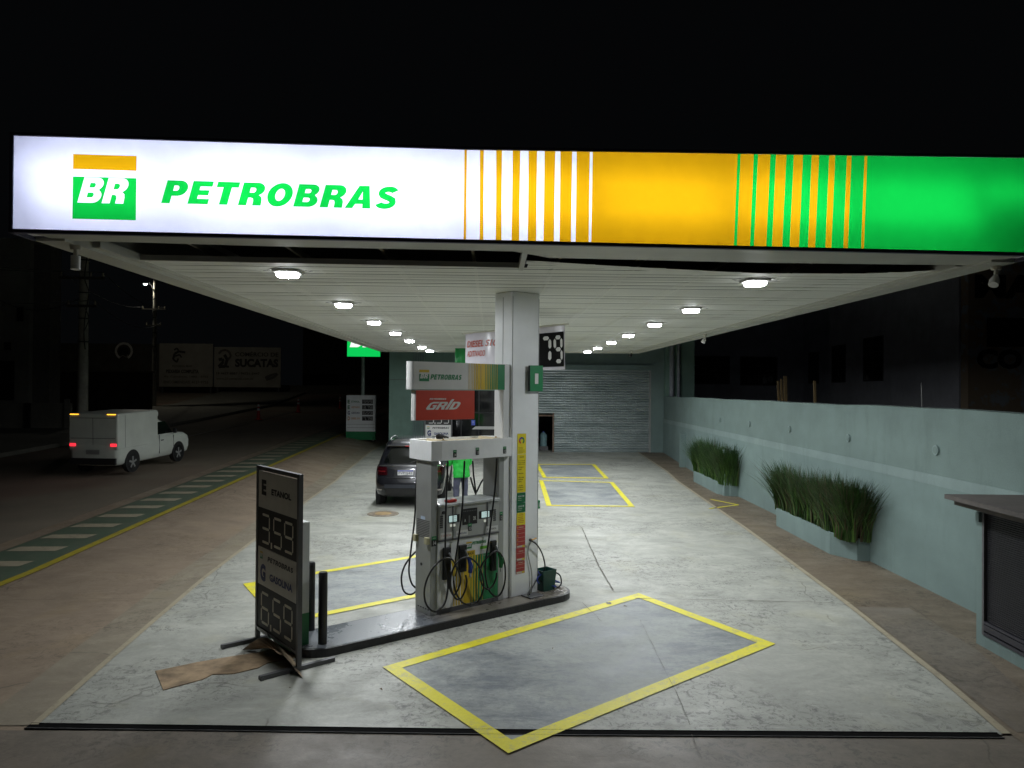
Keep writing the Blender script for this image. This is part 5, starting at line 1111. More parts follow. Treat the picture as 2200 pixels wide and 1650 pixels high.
# left buildings
LX = -23.2
FP, FWL = MATS['far_plaster'], MATS['far_wall']
t = empty('corner_building', (LX-2.5, 43, .8), 0, 'tall dim plastered building at the far left edge of the street', 'building'); ti = Matrix.Translation((-(LX-2.5), -43, -.8))
xr = Y(62, 800, 40).x; xr2 = Y(106, 800, 40.3).x
b = MB(); b.box((xr-12, 40, .5), (xr, 41.4, Y(50, 512, 40).z), FP); b.build('wall', t, ti); b = MB(); b.box((xr+.01, 40.3, .5), (xr2, 41.3, Y(90, 525, 40.3).z), mat('far_plaster_dark', (.2, .19, .165), .9)); b.build('side_wing', t, ti)
for x0, x1, y0, y1 in ((8, 22, 735, 752), (35, 48, 660, 690), (0, 30, 775, 860)):
    b = MB(); b.box((Y(x0, 800, 39.95).x, 39.93, Y(x0, y1, 39.93).z), (Y(x1, 800, 39.95).x, 39.99, Y(x0, y0, 39.93).z), mat('dark_opening', (.012, .012, .012), .6)); b.build('window', t, ti)
p = GT(0, 945); q_ = GT(147, 915)
t = empty('street_wall', (-22.5, 38, .7), 0, 'rough low masonry wall along the far side of the street', 'wall'); b = MB(); b.box((-8, -.6, -.3), (Y(148, 900, 37.4).x+22.5, -.3, Y(70, 866, 37.4).z-.7), FWL); b.build('wall', t)
b = MB(); xq = Y(58, 900, 37.3).x+22.5; b.box((xq-.12, -.72, -.3), (xq+.12, -.601, Y(58, 866, 37.3).z-.7), mat('dark_opening', (.012, .012, .012))); xq = Y(144, 900, 37.3).x+22.5; b.box((xq-.15, -.72, -.3), (xq+.1, -.601, Y(144, 866, 37.3).z-.7+.2), mat('far_plaster_dark', (.13, .125, .11))); b.build('pier', t)
t = empty('yard_building', (-27, 52, 1.2), 0, 'dark low yard building between the pole and the signboards', 'building'); b = MB(); x0, x1 = Y(108, 850, 52).x+27, Y(322, 850, 52).x+27; b.box((x0, 0, -.4), (x1, .4, Y(200, 800, 52).z-1.2), mat('yard_dark', (.045, .042, .035), .9, 0, .25, 1.)); b.build('wall', t)
b = MB(); b.box((Y(160, 850, 51.9).x+27, -.1, -.4), (Y(208, 850, 51.9).x+27, -.003, Y(200, 815, 52).z-1.2), mat('dark_opening', (.012, .012, .012))); b.build('gate', t)
b = MB(); b.box((x0-.1, -.1, Y(200, 800, 52).z-1.195), (x1+.1, .5, Y(200, 797, 52).z-1.2), MWALL); b.build('coping', t)
p = GT(196, 878); b = MB(); b.cyl((p.x, p.y, p.z), (p.x, p.y, p.z+.5), .28, mat('barrel_red', (.30, .02, .02), .5), .26); b.cyl((p.x, p.y, p.z+.5), (p.x+.05, p.y, p.z+1.0), .24, mat('barrel_red', (.3, .02, .02)), .10); o = b.build('plastic_barrel'); tag(o, 'dim red plastic barrel beside the utility pole', 'barrel')
# utility poles and wires
def upole(nm, px_x, d, r0, r1, hgt, label, lampon):
    z = H(Y(px_x, 900, d).x, d); x = Y(px_x, 900, d).x; t = empty(nm, (x, d, z), 0, label, 'utility pole', 'concrete utility poles along the street'); b = MB(); b.cyl((0, 0, -.2), (0, 0, hgt), r0, mat('pole_concrete', (.34, .33, .28), .85, 0, .15, 3), r1, n=16); b.build('shaft', t)
    for zz, l_ in ((hgt*.72, .9), (hgt*.60, .6)):
        b = MB(); b.box((-l_, -.2, zz), (l_, -.1, zz+.1), mat('crossarm', (.05, .045, .035), .8)); b.build('crossarm', t)
        for x_ in (-l_+.06, l_-.06, l_*.4): b = MB(); b.cyl((x_, -.15, zz+.1), (x_, -.15, zz+.28), .045, mat('porcelain', (.28, .25, .18), .3), .03); b.build('insulator', t)
    b = MB(); rn = random.Random(int(d)); pts = [(.18+rn.uniform(-.06, .08), -.18+rn.uniform(-.05, .05), hgt*.42+i*hgt*.05) for i in range(9)]; b.tube(pts, .02, BLACKM); b.tube([(.15, -.2, hgt*.6), (.35, -.25, hgt*.55), (.15, -.2, hgt*.5)], .015, BLACKM); b.build('cable', t)
    b = MB()
    for zz in (hgt*.45, hgt*.55, hgt*.66, hgt*.8): b.cyl((0, 0, zz), (0, 0, zz+.05), r0*1.0, BLACKM, n=16)
    b.build('clamp', t)
    return t
u1 = upole('utility_pole', 177, 30., .22, .15, 9.6, 'large concrete utility pole behind the white van', False)
u2 = upole('utility_pole', 330, 56., .17, .12, 10.5, 'thinner far utility pole carrying the lit street lamp', True)
hl = Y(314, 611, 55.8); ul = Vector((u2.location.x, u2.location.y, 0))
b = MB(); b.tube([(0, -.1, 8.9), (-.2, -.3, hl.z-u2.location.z+.05), (hl.x-ul.x+.1, -.3, hl.z-u2.location.z+.1)], .04, DGREYM); ar = b.build('lamp_arm', u2)
b = MB(); b.bbox((hl.x-ul.x-.20, -.45, hl.z-u2.location.z+.02), (hl.x-ul.x+.20, -.25, hl.z-u2.location.z+.14), DGREYM, .03); lh = b.build('lamp_head', ar)
b = MB(); b.bbox((hl.x-ul.x-.11, -.42, hl.z-u2.location.z-.03), (hl.x-ul.x+.11, -.28, hl.z-u2.location.z+.015), mat('street_lamp_glow', (1., .95, .8), emit=700.), .02); b.build('lamp_lens', ar)
WIRE = mat('wire', (.05, .05, .045), .7)
def wire(a, c, sag, label):
    b = MB(); b.tube([a.lerp(c, i/12)-Vector((0, 0, sag*4*(i/12)*(1-i/12))) for i in range(13)], .018, WIRE, n=5, sub=1); o = b.build('overhead_wire'); tag(o, label, 'wire', 'overhead wires between the utility poles')
L1, L2 = u1.location, u2.location
for dz, dx, sg, lb in ((7.2, .85, .5, 'upper right overhead wire between the two utility poles'), (7.2, -.85, .5, 'upper left overhead wire between the two utility poles'), (6.05, .5, .7, 'lower overhead wire between the two utility poles')):
    wire(L1+Vector((dx, -.15, dz)), L2+Vector((dx, -.15, dz*1.08)), sg, lb); wire(L1+Vector((dx, -.15, dz)), Vector((-22+dx, 8, dz+.3)), sg+.3, lb.replace('between the two utility poles', 'running from the near pole out of the picture'))
wire(L1+Vector((0, -.1, 6.2)), Y(0, 645, 34), .5, 'drooping wire from the near pole to the tall building')

# ================================================================ DARK BUILDINGS BEHIND THE WALL
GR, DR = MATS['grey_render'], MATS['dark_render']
cxB, cyB = Y(1726, 830, 46).x, 46.; yB1 = 29.; xB1 = Y(2060, 830, yB1).x
t = empty('warehouse', (cxB, cyB, 0), 0, 'dark grey rendered warehouse with small windows behind the teal wall', 'building'); ti = Matrix.Translation((-cxB, -cyB, 0))
wv = (Vector((xB1, yB1))-Vector((cxB, cyB))); wl2 = wv.length; wan = math.atan2(wv.y, wv.x); HT = 11.
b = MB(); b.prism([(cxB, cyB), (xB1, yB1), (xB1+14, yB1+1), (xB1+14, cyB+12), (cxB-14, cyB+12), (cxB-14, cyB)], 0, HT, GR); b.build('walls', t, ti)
def window(x0, x1, z0, z1, M_, npx, npz, Mloc):
    b = MB(); b.box((x0-.06, -.02, z0-.06), (x1+.06, .03, z0), DGREYM, Mloc); b.box((x0-.06, -.02, z1), (x1+.06, .03, z1+.06), DGREYM, Mloc); b.box((x0-.06, -.02, z0), (x0, .03, z1), DGREYM, Mloc); b.box((x1, -.02, z0), (x1+.06, .03, z1), DGREYM, Mloc)
    for i in range(1, npx): x = x0+(x1-x0)*i/npx; b.box((x-.02, -.015, z0), (x+.02, .02, z1), DGREYM, Mloc)
    for i in range(1, npz): z = z0+(z1-z0)*i/npz; b.box((x0, -.018, z-.02), (x1, .022, z+.02), DGREYM, Mloc)
    wdw = b.build('window', t, ti); b = MB(); b.box((x0, -.008, z0), (x1, .004, z1), mat('window_glass', (.012, .013, .015), .08), Mloc); b.build('pane', wdw)
ML = Matrix.Translation((cxB, cyB, 0)) @ Matrix.Rotation(wan, 4, 'Z')
ML2 = ML @ Matrix.Rotation(0, 4, 'Z')
for x0p, x1p, yt, yb in ((1738, 1759, 757, 822), (1788, 1816, 742, 820), (1856, 1897, 723, 817)):
    (s0_, za_), (s1_, zb_) = V(x0p, yb, (cxB, cyB), wan), V(x1p, yt, (cxB, cyB), wan); window(s0_, s1_, za_, zb_, None, 2, 3, ML @ Matrix.Translation((0, -.001, 0)))
MLb = Matrix.Translation((0, cyB-.001, 0))
for x0p, x1p, yt, yb in ((1466, 1566, 767, 824), (1592, 1668, 768, 826)):
    window(Y(x0p, 800, cyB).x, Y(x1p, 800, cyB).x, Y(1600, yb, cyB).z, Y(1600, yt, cyB).z, None, 4, 3, MLb)
t = empty('painted_building', (xB1+6, yB1-.5, 0), 0, 'dark building with peeling plaster and large painted letters MA at the right edge', 'building'); ti = Matrix.Translation((-(xB1+6), -(yB1-.5), 0)); yC = yB1-.5
b = MB(); b.box((xB1+.05, yC, 0), (xB1+13, yC+.45, 11.4), MATS['peeling_render']); b.build('wall', t, ti)
b = MB(); Mq = face((0, yC-.003, 0), 0); CI = mat('painted_letter', (.03, .028, .025), .9)
x = lambda px: Y(px, 700, yC).x; z = lambda py: Y(2150, py, yC).z
lb_ = b; wr(b, 'MA', x(2094), z(641), x(2230)-x(2094), z(590)-z(641), CI, Mq, .006, .05); b.build('lettering', t, ti); b = MB(); wr(b, 'CO', x(2098), z(793), x(2196)-x(2098), z(750)-z(793), CI, Mq, .006, .05); b.build('lettering', t, ti)
b = MB(); b.box((x(2120), yC-.03, z(745)), (x(2230), yC-.003, z(683)), mat('dark_opening', (.012, .012, .012))); b.build('window', t, ti)
# planks standing behind the wall
for i, (px, pyt, tl, wpx) in enumerate(((1671, 818, .06, 4), (1678, 814, .05, 4), (1687, 808, .02, 7), (1750, 818, .03, 5))):
    d = 25.-i*.05 if i < 3 else 21.5; p = Y(px, pyt, d); wv_ = wpx*d/FPX; t = empty('timber_plank', (p.x+tl*p.z, p.y, 0), 0, ['thin wooden plank behind the wall, leftmost of the three together', 'middle wooden plank of the three together behind the wall', 'widest wooden plank behind the wall, right of the three together', 'single wooden plank standing apart behind the wall'][i], 'plank', 'wooden planks standing behind the wall')
    b = MB(); b.box((-wv_/2, -.02, 0), (wv_/2, .02, p.z), mat('timber', (.38, .27, .13), .8, 0, .15, 6, stretch=(3, 3, .4))); b.build('board', t); t.rotation_euler = (0, -tl, 0)
b = MB(); p = Y(1983, 822, 15.); b.tube([(p.x, p.y, 0), (p.x, p.y, p.z*.5), (p.x-.03, p.y, p.z)], .012, GREYM, n=6); o = b.build('rebar'); tag(o, 'thin metal rod sticking up behind the wall', 'rod')

# ================================================================ VEHICLES
def lerp_levels(lv, z):
    if z <= lv[0][0]: return lv[0][1:]
    for a, c in zip(lv, lv[1:]):
        if z <= c[0]:
            f = (z-a[0])/(c[0]-a[0]); return tuple(p+(q-p)*f for p, q in zip(a[1:], c[1:]))
    return lv[-1][1:]
def ring(z, yr, yf, hw, r=.28, bow=.06):
    pts = []; k = 5
    def rear(x): return bow*(abs(x)/hw)**2
    for i in range(k+1):      # rear-left corner .. going counter-clockwise seen from above: start rear centre -> right
        pass
    P = []
    for sx_, sy_, a0 in ((1, -1, -90), (1, 1, 0), (-1, 1, 90), (-1, -1, 180)):
        cx_, cy_ = sx_*(hw-r), (yr+r) if sy_ < 0 else (yf-r)
        for i in range(k+1):
            a = rad(a0+90*i/k); P.append((cx_+r*math.cos(a), cy_+r*math.sin(a)))
    Q = []
    for i, p in enumerate(P):      # subdivide straight runs
        Q.append(p); nx_ = P[(i+1) % len(P)]
        if math.hypot(nx_[0]-p[0], nx_[1]-p[1]) > r*.5:
            for f in (.2, .4, .6, .8): Q.append((p[0]+(nx_[0]-p[0])*f, p[1]+(nx_[1]-p[1])*f))
    ym = (yr+yf)/2
    return [(x, y-(bow*(1-(x/hw)**2) if y < ym else -bow*1.5*(1-(x/hw)**2)), z) for x, y in Q]
def rearY(lv, x, z, r=.28, bow=.06):
    yr, yf, hw = lerp_levels(lv, z); ax = abs(x); y = yr
    if ax > hw-r: dd = min(1, (ax-(hw-r))/r); y = yr+r-r*math.sqrt(max(0, 1-dd*dd))
    return y-bow*(1-min(1, ax/hw)**2)
def rpatch(mb, lv, xf, z0, z1, m, off=.006, nx_=14, nz=8, **k):
    vs = []
    for j in range(nz+1):
        z = z0+(z1-z0)*j/nz; xa_, xb_ = xf(z)
        for i in range(nx_+1): x = xa_+(xb_-xa_)*i/nx_; vs.append((x, rearY(lv, x, z, **k)-off, z))
    n = nx_+1; mb.add(vs, [(j*n+i, j*n+i+1, (j+1)*n+i+1, (j+1)*n+i) for j in range(nz) for i in range(nx_)], m, None, True)
def spatch(mb, lv, side, yf_, z0, z1, m, off=.006, ny=10, nz=6):
    vs = []
    for j in range(nz+1):
        z = z0+(z1-z0)*j/nz; ya, yb = yf_(z); hw = lerp_levels(lv, z)[2]
        for i in range(ny+1): vs.append((side*(hw+off), ya+(yb-ya)*i/ny, z))
    n = ny+1; fs_ = [(j*n+i, j*n+i+1, (j+1)*n+i+1, (j+1)*n+i) for j in range(nz) for i in range(ny)]
    mb.add(vs, fs_ if side > 0 else [f[::-1] for f in fs_], m, None, True)
TYRE = mat('tyre_rubber', (.013, .013, .013), .8, 0, .15); RIM = mat('alloy_rim', (.35, .35, .36), .35, .8, .05)
def wheel(parent, x, y, r, side, wd=.20, wm=None):
    b = MB(); R__ = []; n = 28
    for xx, rr_ in ((-.5, r*.66), (-.5, r*.92), (-.38, r), (.38, r), (.5, r*.92), (.5, r*.66)): R__.append([(xx*wd, rr_*math.cos(2*math.pi*i/n), rr_*math.sin(2*math.pi*i/n)) for i in range(n)])
    b.rings(R__, TYRE, caps=False); o = b.build('wheel', parent); o.location = (x, y, r)
    b = MB(); b.cyl((side*wd*.30, 0, 0), (side*wd*.36, 0, 0), r*.66, BLACKM, n=24); 
    for i in range(5): b.box((side*wd*.36 if side > 0 else side*wd*.36-.03, -.03, 0), (side*wd*.36+.03 if side > 0 else side*wd*.36, .03, r*.62), wm or RIM, Matrix.Rotation(rad(72*i), 4, 'X'))
    b.cyl((side*wd*.36, 0, 0), (side*(wd*.36+.035), 0, 0), r*.16, wm or RIM, n=16); b.build('rim', o); return o
# ---- grey SUV at the pump, seen from behind
PAINT = mat('grey_car_paint', (.016, .017, .021), .25, .3, .03, coat=1.); TRIM = mat('car_trim', (.018, .018, .019), .6, 0, .1); TINT = mat('tinted_glass', (.004, .005, .005), .05, 0, .1, coat=.6)
cp = G(884, 1091); suv = empty('parked_car', (-2.09, 18.45, .01), 0, 'dark grey compact SUV seen from behind, parked beyond the fuel pump', 'car')
lo = [(.27, .14, 4.02, .80), (.33, .04, 4.14, .86), (.50, -.02, 4.22, .885), (.66, .0, 4.24, .895), (.80, .06, 4.22, .90), (.95, .10, 4.16, .885), (1.06, .14, 3.9, .86)]
hi = [(1.04, .135, 3.35, .85), (1.10, .17, 3.2, .835), (1.25, .25, 2.95, .79), (1.42, .37, 2.65, .735), (1.53, .44, 2.5, .70), (1.60, .50, 2.42, .675), (1.66, .62, 2.3, .64), (1.70, .85, 2.15, .58), (1.715, 1.1, 1.95, .46)]
def body_arch(rings_, wy, r):   # push lower-body points up over the wheels
    return rings_
b = MB(); b.rings([ring(*l_) for l_ in lo]+[ring(1.085, .2, 3.6, .80)], PAINT); bo = b.build('body', suv)
b = MB(); b.rings([ring(*l_, r=.24, bow=.05) for l_ in hi], PAINT); b.build('roof', suv)
b = MB(); rpatch(b, hi, lambda z: (-(.70-.20*(z-1.10)/.4), (.70-.20*(z-1.10)/.4)), 1.115, 1.50, TINT, .008, r=.24, bow=.05); rw = b.build('rear_window', suv)
b = MB(); b.bbox((-.62, .33, 1.535), (.62, .66, 1.575), PAINT, .015); sp_ = b.build('spoiler', suv); b = MB(); b.box((-.14, .322, 1.54), (.14, .329, 1.558), REDP); b.build('brake_light', sp_)
b = MB(); b.tube([(0, .14, 1.13), (.18, .15, 1.17), (.34, .15, 1.175)], .010, BLACKP); b.build('wiper', suv)
for s_ in (-1, 1):
    b = MB(); spatch(b, hi, s_, lambda z: (.55+.5*(z-1.12), 3.0-1.1*(z-1.12)), 1.12, 1.46, TINT); b.build('side_window', suv)
    b = MB(); TL = mat('tail_light_red', (.03, .002, .004), .15, 0, .1, coat=.8); rpatch(b, lo, lambda z, s_=s_: tuple(sorted((s_*.885, s_*(.56+.10*(z-.84))))), .83, 1.03, TL, .014, nx_=10); o = b.build('tail_light', suv)
    b = MB(); rpatch(b, lo, lambda z, s_=s_: tuple(sorted((s_*.80, s_*.62))), .90, .94, mat('lamp_clear', (.10, .008, .01), .2), .02, nx_=6, nz=2); b.build('lens', o)
    b = MB(); spatch(b, lo, s_, lambda z: (.35, 3.9), .30, .46, TRIM, .008, 20, 2); b.build('sill_trim', suv)
    b = MB(); b.tube([(s_*.585, .80, 1.675), (s_*.59, .95, 1.725), (s_*.59, 1.4, 1.735), (s_*.585, 1.9, 1.72), (s_*.57, 2.1, 1.67)], .013, mat('rail_silver', (.4, .4, .4), .3, .8)); b.build('roof_rail', suv)
    b = MB(); b.bbox((s_*1.00-.09, 2.72, 1.04), (s_*1.00+.09, 2.86, 1.18), PAINT, .03); b.box((min(s_*.84, s_*.93), 2.76, 1.08), (max(s_*.84, s_*.93), 2.80, 1.12), TRIM); b.build('mirror', suv)
    for wy in (.72, 3.30):
        b = MB(); b.cyl((s_*.80, wy, .34), (s_*.905, wy, .34), .40, TRIM, n=30); b.build('wheel_arch', suv); wheel(suv, s_*.80, wy, .335, s_, .22)
    b = MB(); rpatch(b, lo, lambda z, s_=s_: tuple(sorted((s_*.83, s_*.70))), .44, .475, mat('reflector_pale', (.5, .45, .42), .3), .012, nx_=4, nz=1); b.build('reflector', suv)
b = MB(); rpatch(b, lo, lambda z: (-.60-.18*(z > .47), .60+.18*(z > .47)), .30, .50, TRIM, .012); b.build('lower_bumper', suv)
b = MB(); rpatch(b, lo, lambda z: (-.62, .62), .505, .60, mat('bumper_grey', (.045, .05, .06), .35, .4), .016); b.build('bumper_insert', suv)
b = MB(); b.tube([(-.70, .06, .775), (-.4, -.015, .765), (0, -.035, .76), (.4, -.015, .765), (.70, .06, .775)], .014, PAINT); b.build('bumper_crease', suv)
b = MB(); rpatch(b, lo, lambda z: (-.80, .80), 1.045, 1.075, mat('window_chrome', (.5, .5, .5), .2, .9), .008, nz=1); b.build('chrome_strip', suv)
pl = Matrix.Translation((0, 0, 0)); yq = .022; b = MB(); b.bbox((-.46+.16, yq-.012, .825), (-.46+.16+.40, yq+.02, .955), mat('plate_white', (.75, .75, .76), .4, 0, .02), .006); po = b.build('number_plate', suv)
Mp = face((0, yq-.013, 0), 0); b = MB(); rect(b, -.298, .922, .098, .952, mat('plate_blue', (.02, .04, .35), .4), Mp, .001); wr(b, 'BRASIL', -.13, .930, .07, .014, SIGNW, Mp, .002); wr(b, 'FVP2J42', -.272, .838, .345, .070, INK, Mp, .001, .01); b.build('plate_lettering', po)
# ---- white box van on the street
VP = mat('van_white', (.62, .66, .60), .4, 0, .05, 2.); wrr = GT(282, 1016); vx, vy = wrr.x-.78, wrr.y-.72
van = empty('box_van', (vx, vy, H(vx, vy+1.5)+.01), 0, 'small white box van driving away on the street with lit tail lamps', 'van'); van.rotation_euler = (rad(1.72), 0, rad(-7))
vlo = [(.26, .12, 3.9, .66), (.32, .02, 4.0, .76), (.50, 0, 4.05, .79), (.70, 0, 4.04, .80), (.86, .0, 3.98, .79), (.98, .04, 3.75, .76)]
b = MB(); b.rings([ring(*l_, r=.14, bow=.03) for l_ in vlo]+[ring(1.02, .1, 3.5, .70, r=.14, bow=.03)], VP); b.build('body', van)
vcab = [(.98, 1.9, 3.22, .74), (1.2, 1.92, 2.98, .70), (1.42, 1.94, 2.70, .65), (1.54, 1.98, 2.5, .58), (1.57, 2.1, 2.4, .45)]
b = MB(); b.rings([ring(*l_, r=.16, bow=.03) for l_ in vcab], VP); b.build('cab', van)
b = MB(); b.bbox((-.80, -.01, .74), (.80, 2.10, 1.87), VP, .05); bxo = b.build('cargo_box', van); b = MB(); b.box((-.72, -.016, 1.72), (.72, -.011, 1.735), DGREYM); b.box((-.72, -.016, 1.10), (.72, -.011, 1.115), DGREYM); b.box((-.005, -.016, .80), (.005, -.011, 1.72), DGREYM); b.build('door_seam', bxo)
b = MB(); b.box((.801, .35, .80), (.803, .36, 1.80), DGREYM); b.box((.785, 2.16, .40), (.806, 2.17, 1.02), DGREYM); b.box((.785, 3.0, .45), (.806, 3.01, .95), DGREYM); b.box((.80, 2.25, .82), (.812, 2.40, .85), TRIM); b.build('panel_seam', van)
b = MB(); b.bbox((-.55, 2.06, 1.60), (.55, 2.55, 1.80), VP, .06); b.build('wind_deflector', van)
for s_ in (-1, 1):
    b = MB(); spatch(b, vcab, s_, lambda z: (2.15, 3.05-.8*(z-1.02)), 1.03, 1.44, TINT); b.build('side_window', van)
    b = MB(); b.bbox((s_*.66-.10, -.03, .86), (s_*.66+.10, .01, .95), mat('tail_lamp_lit', (1., .03, .05), emit=1.5 if s_ < 0 else 2.6), .015); b.build('tail_light', van)
    b = MB(); b.bbox((s_*.60-.14, -.03, 1.83), (s_*.60+.14, .0, 1.85), mat('marker_amber', (1., .45, .03), emit=3.), .01); b.build('marker_light', van)
    for wy in (.72, 3.30):
        b = MB(); b.cyl((s_*.70, wy, .34), (s_*.805, wy, .34), .36, TRIM, n=26); b.build('wheel_arch', van); wheel(van, s_*.71, wy, .30, s_, .19, GREYM)
    b = MB(); b.bbox((s_*.86-.06, 2.95, 1.02), (s_*.86+.06, 3.02, 1.18), TRIM, .02); b.box((min(s_*.74, s_*.82), 2.97, 1.05), (max(s_*.74, s_*.82), 3.0, 1.09), TRIM); b.build('mirror', van)
b = MB(); b.bbox((-.74, -.05, .30), (.74, .03, .50), TRIM, .02); b.build('rear_bumper', van)
b = MB(); b.box((-.22, -.035, .62), (.22, -.02, .76), GREYM); b.build('number_plate', van)
b = MB(); rw_ = [(x, y, z) for x, y, z in ((-.60, 3.21, 1.04), (.60, 3.21, 1.04), (.50, 2.80, 1.42), (-.50, 2.80, 1.42))]; b.add(rw_, [(0, 1, 2, 3)], TINT); b.build('windscreen', van)

# ================================================================ ATTENDANT
def skin(nodes, edges, root, name, parent, m, sub=2):
    me = bpy.data.meshes.new(name); names = list(nodes); me.from_pydata([nodes[n][0] for n in names], [(names.index(a), names.index(c)) for a, c in edges], [])
    o = bpy.data.objects.new(name, me); COL.objects.link(o); md = o.modifiers.new('s', 'SKIN')
    for i, n in enumerate(names):
        sv = me.skin_vertices[0].data[i]; r = nodes[n][1]; sv.radius = r if isinstance(r, tuple) else (r, r); sv.use_root = (n == root)
    sd = o.modifiers.new('d', 'SUBSURF'); sd.levels = sub; sd.render_levels = sub
    bpy.context.view_layer.update(); ev = o.evaluated_get(bpy.context.evaluated_depsgraph_get()); nm = bpy.data.meshes.new_from_object(ev); o.modifiers.clear(); o.data = nm; bpy.data.meshes.remove(me); nm.name = name
    nm.materials.clear(); nm.materials.append(m)
    for p_ in nm.polygons: p_.use_smooth = True; p_.material_index = 0
    o.parent = parent; return o
pp = G(990, 1093); per = empty('person', (pp.x, pp.y, .012), rad(28), 'standing attendant in a bright green jacket, dark trousers and pale cap behind the pump', 'person')
SKN = mat('skin', (.34, .19, .12), .55, 0, .06); JK = mat('jacket_green', (.02, .50, .06), .5, 0, .12, 9, .5, 14); TR = mat('trousers_slate', (.075, .08, .125), .8, 0, .15, 9, .4, 20); SHO = mat('boot_black', (.012, .012, .012), .5)
# local +y is forward (to the car), x right
nd = {'pel': ((0, 0, .95), (.10, .08)), 'wst': ((0, .0, 1.10), (.11, .085)), 'chs': ((0, .02, 1.30), (.17, .12)), 'nkb': ((0, .03, 1.46), (.09, .08)), 'nk': ((0, .05, 1.53), .052), 'hd': ((0, .08, 1.62), (.075, .088)), 'hd2': ((0, .085, 1.70), (.075, .088))}
ed = [('pel', 'wst'), ('wst', 'chs'), ('chs', 'nkb'), ('nkb', 'nk'), ('nk', 'hd'), ('hd', 'hd2')]
for s_, S in ((-1, 'l'), (1, 'r')):
    el = (s_*.27, .05, 1.16) if s_ > 0 else (-.24, .16, 1.14); wrst = (s_*.22, .22, 1.00) if s_ > 0 else (-.20, .40, 1.08)
    nd.update({S+'hip': ((s_*.095, 0, .90), .095), S+'kn': ((s_*.12, .03, .50), .062), S+'an': ((s_*.13, -.01, .10), .042), S+'to': ((s_*.15, .16, .045), .038), S+'sh': ((s_*.17, .02, 1.42), .065), S+'el': (el, .044), S+'wr': (wrst, .028), S+'pa': ((wrst[0]-s_*.005, wrst[1]+.06, wrst[2]-.015), (.036, .018))})
    ed += [('pel', S+'hip'), (S+'hip', S+'kn'), (S+'kn', S+'an'), (S+'an', S+'to'), ('nkb', S+'sh'), (S+'sh', S+'el'), (S+'el', S+'wr'), (S+'wr', S+'pa')]
    for k_, (dx, l_) in enumerate(((-.027, .055), (-.009, .07), (.009, .066), (.026, .05))):
        p0_ = Vector(nd[S+'pa'][0])+Vector((dx, .03, 0)); nd[S+'f%da' % k_] = (tuple(p0_), .009); nd[S+'f%db' % k_] = (tuple(p0_+Vector((0, l_*.55, -.008))), .0085); nd[S+'f%dc' % k_] = (tuple(p0_+Vector((0, l_*.8, -.035))), .0075)
        ed += [(S+'pa', S+'f%da' % k_), (S+'f%da' % k_, S+'f%db' % k_), (S+'f%db' % k_, S+'f%dc' % k_)]
    p0_ = Vector(nd[S+'wr'][0]); nd[S+'ta'] = (tuple(p0_+Vector((-s_*.035, .035, -.005))), .010); nd[S+'tb'] = (tuple(p0_+Vector((-s_*.05, .07, -.02))), .009); ed += [(S+'wr', S+'ta'), (S+'ta', S+'tb')]
body = skin(nd, ed, 'pel', 'body', per, SKN, 1)
jr = [(.80, .215, .155, -.01), (.83, .222, .160, -.01), (.95, .215, .155, -.005), (1.08, .205, .15, 0), (1.22, .215, .155, .01), (1.34, .225, .155, .02), (1.42, .20, .14, .025), (1.475, .13, .105, .03), (1.53, .078, .078, .045)]
b = MB(); b.rings([[(rx*math.copysign(abs(math.cos(a))**.8, math.cos(a)), oy+ry*math.copysign(abs(math.sin(a))**.8, math.sin(a)), z) for a in [2*math.pi*i_/36 for i_ in range(36)]] for z, rx, ry, oy in [tuple(p+(q-p)*f for p, q in zip(jr[k_], jr[k_+1])) for k_ in range(len(jr)-1) for f in (0, .33, .66)]+[jr[-1]]], JK)
for S in 'lr':
    A_, B_, C_ = (Vector(nd[S+k_][0]) for k_ in ('sh', 'el', 'wr')); C_ = B_.lerp(C_, .88)
    P_ = [A_.lerp(B_, f) for f in (-.12, .15, .35, .55, .75, .92)]+[B_.lerp(C_, f) for f in (.12, .3, .5, .75, 1)]; RR = [.085, .088, .082, .076, .072, .070, .068, .062, .058, .052, .048]
    R__ = []; u = None
    for k_, p_ in enumerate(P_):
        t__ = (P_[min(k_+1, 10)]-P_[max(k_-1, 0)]).normalized(); u = (t__.orthogonal() if u is None else u-t__*u.dot(t__)).normalized(); w_ = t__.cross(u)
        R__.append([p_+(u*math.cos(a)+w_*math.sin(a))*RR[k_] for a in [2*math.pi*i_/16 for i_ in range(16)]])
    b.rings(R__, JK)
j_ = b.build('jacket', per)
for v in j_.data.vertices:
    n_ = Vector((v.co.x, v.co.y, 0)).normalized(); v.co += n_*(noise.noise(v.co*Vector((9, 9, 14)) if False else Vector((v.co.x*9, v.co.y*9, v.co.z*16)))*.03+noise.noise(v.co*24)*.010)
tn = {'pel': ((0, -.005, .93), (.155, .125)), 'top': ((0, 0, 1.10), (.14, .11))}; te = [('top', 'pel')]
for S in 'lr': k_ = nd[S+'hip'][0]; tn[S+'hip'] = (k_, .115); tn[S+'kn'] = (nd[S+'kn'][0], .085); tn[S+'an'] = ((nd[S+'an'][0][0], 0, .11), .078); te += [('pel', S+'hip'), (S+'hip', S+'kn'), (S+'kn', S+'an')]
t_ = skin(tn, te, 'pel', 'trousers', per, TR)
for v in t_.data.vertices: v.co += v.normal*noise.noise(v.co*12)*.014
for S in 'lr':
    x, y, z = nd[S+'an'][0]; skin({'a': ((x, y-.02, .11), .055), 'b': ((x, y-.02, .05), (.05, .05)), 'c': ((x+(.01 if S == 'r' else -.01), y+.12, .045), (.048, .040)), 'd': ((x+(.02 if S == 'r' else -.02), y+.19, .04), (.04, .034))}, [('a', 'b'), ('b', 'c'), ('c', 'd')], 'b', 'shoe', per, SHO)
b = MB()       # face features and hair
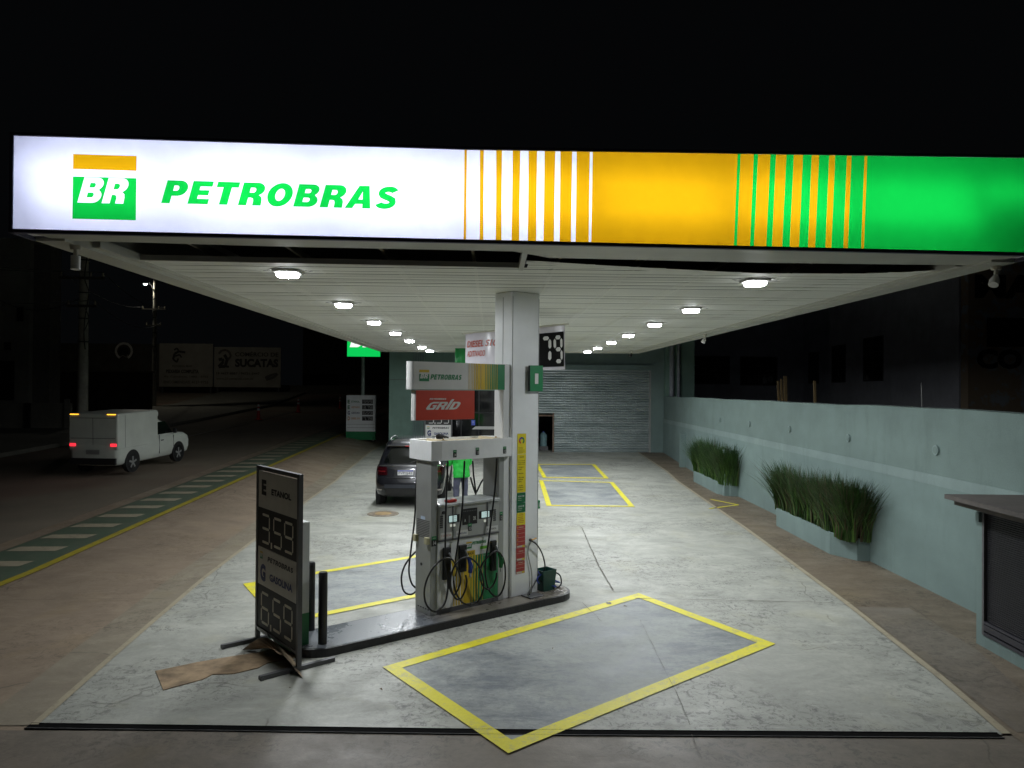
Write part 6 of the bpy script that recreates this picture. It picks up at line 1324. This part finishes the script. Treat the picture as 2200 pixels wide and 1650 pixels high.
b.cyl((0, .165, 1.655), (0, .19, 1.64), .014, SKN, .010, n=10); b.build('nose', body)
for s_ in (-1, 1):
    b = MB(); b.cyl((s_*.032, .158, 1.675), (s_*.032, .172, 1.675), .011, INK, .008, n=10); b.build('eye', body); b = MB(); b.cyl((s_*.076, .075, 1.65), (s_*.092, .07, 1.655), .028, SKN, .022, n=12); b.build('ear', body)
b = MB(); b.box((-.025, .150, 1.600), (.025, .168, 1.606), mat('lip', (.25, .09, .07), .5)); b.build('mouth', body)
b = MB(); R__ = [[((.084+dr)*math.cos(2*math.pi*i/20), .075+(.100+dr)*math.sin(2*math.pi*i/20)-(.012 if z < 1.7 else 0), z) for i in range(20)] for z, dr in ((1.61, -.012), (1.66, .0), (1.72, .002), (1.745, -.01))]; b.rings([[(x, min(y, .10) if z < 1.70 else y, z) for x, y, z in r_] for r_ in R__], mat('hair_dark', (.02, .015, .012), .7)); b.build('hair', per)
b = MB(); b.rings([[((.094-dr)*math.cos(2*math.pi*i/20), .08+(.108-dr)*math.sin(2*math.pi*i/20), z) for i in range(20)] for z, dr in ((1.715, 0), (1.76, .006), (1.79, .03), (1.80, .07))], mat('cap_pale', (.30, .48, .38), .7)); b.cyl((0, .185, 1.715), (0, .19, 1.722), .07, mat('cap_pale', (.3, .48, .38)), n=16); b.build('cap', per)
b = MB(); b.bbox((.12, .14, .90), (.19, .17, 1.02), mat('orange_card', (.45, .16, .05), .6), .004); b.build('belt_pouch', per)
# second pump hidden behind: small dark nozzle hose going to the car
b = MB(); q0 = Vector((per.location.x, per.location.y, 0)); Rm = Matrix.Rotation(rad(28), 3, 'Z'); hl_ = q0+Rm @ Vector((-.20, .48, 1.06)); carp = Vector((-1.13, 19.35, .98))
b.tube([carp, carp.lerp(hl_, .4)+Vector((0, 0, .03)), hl_, hl_+Vector((.1, -.1, -.35)), hl_+Vector((.35, -.5, -.75)), hl_+Vector((.8, -1.2, -.6))], .014, RUBBER); b.cyl(carp, carp.lerp(hl_, .3), .02, GREENP); o = b.build('fuelling_hose'); tag(o, 'black hose the attendant holds to the side of the grey car', 'hose')
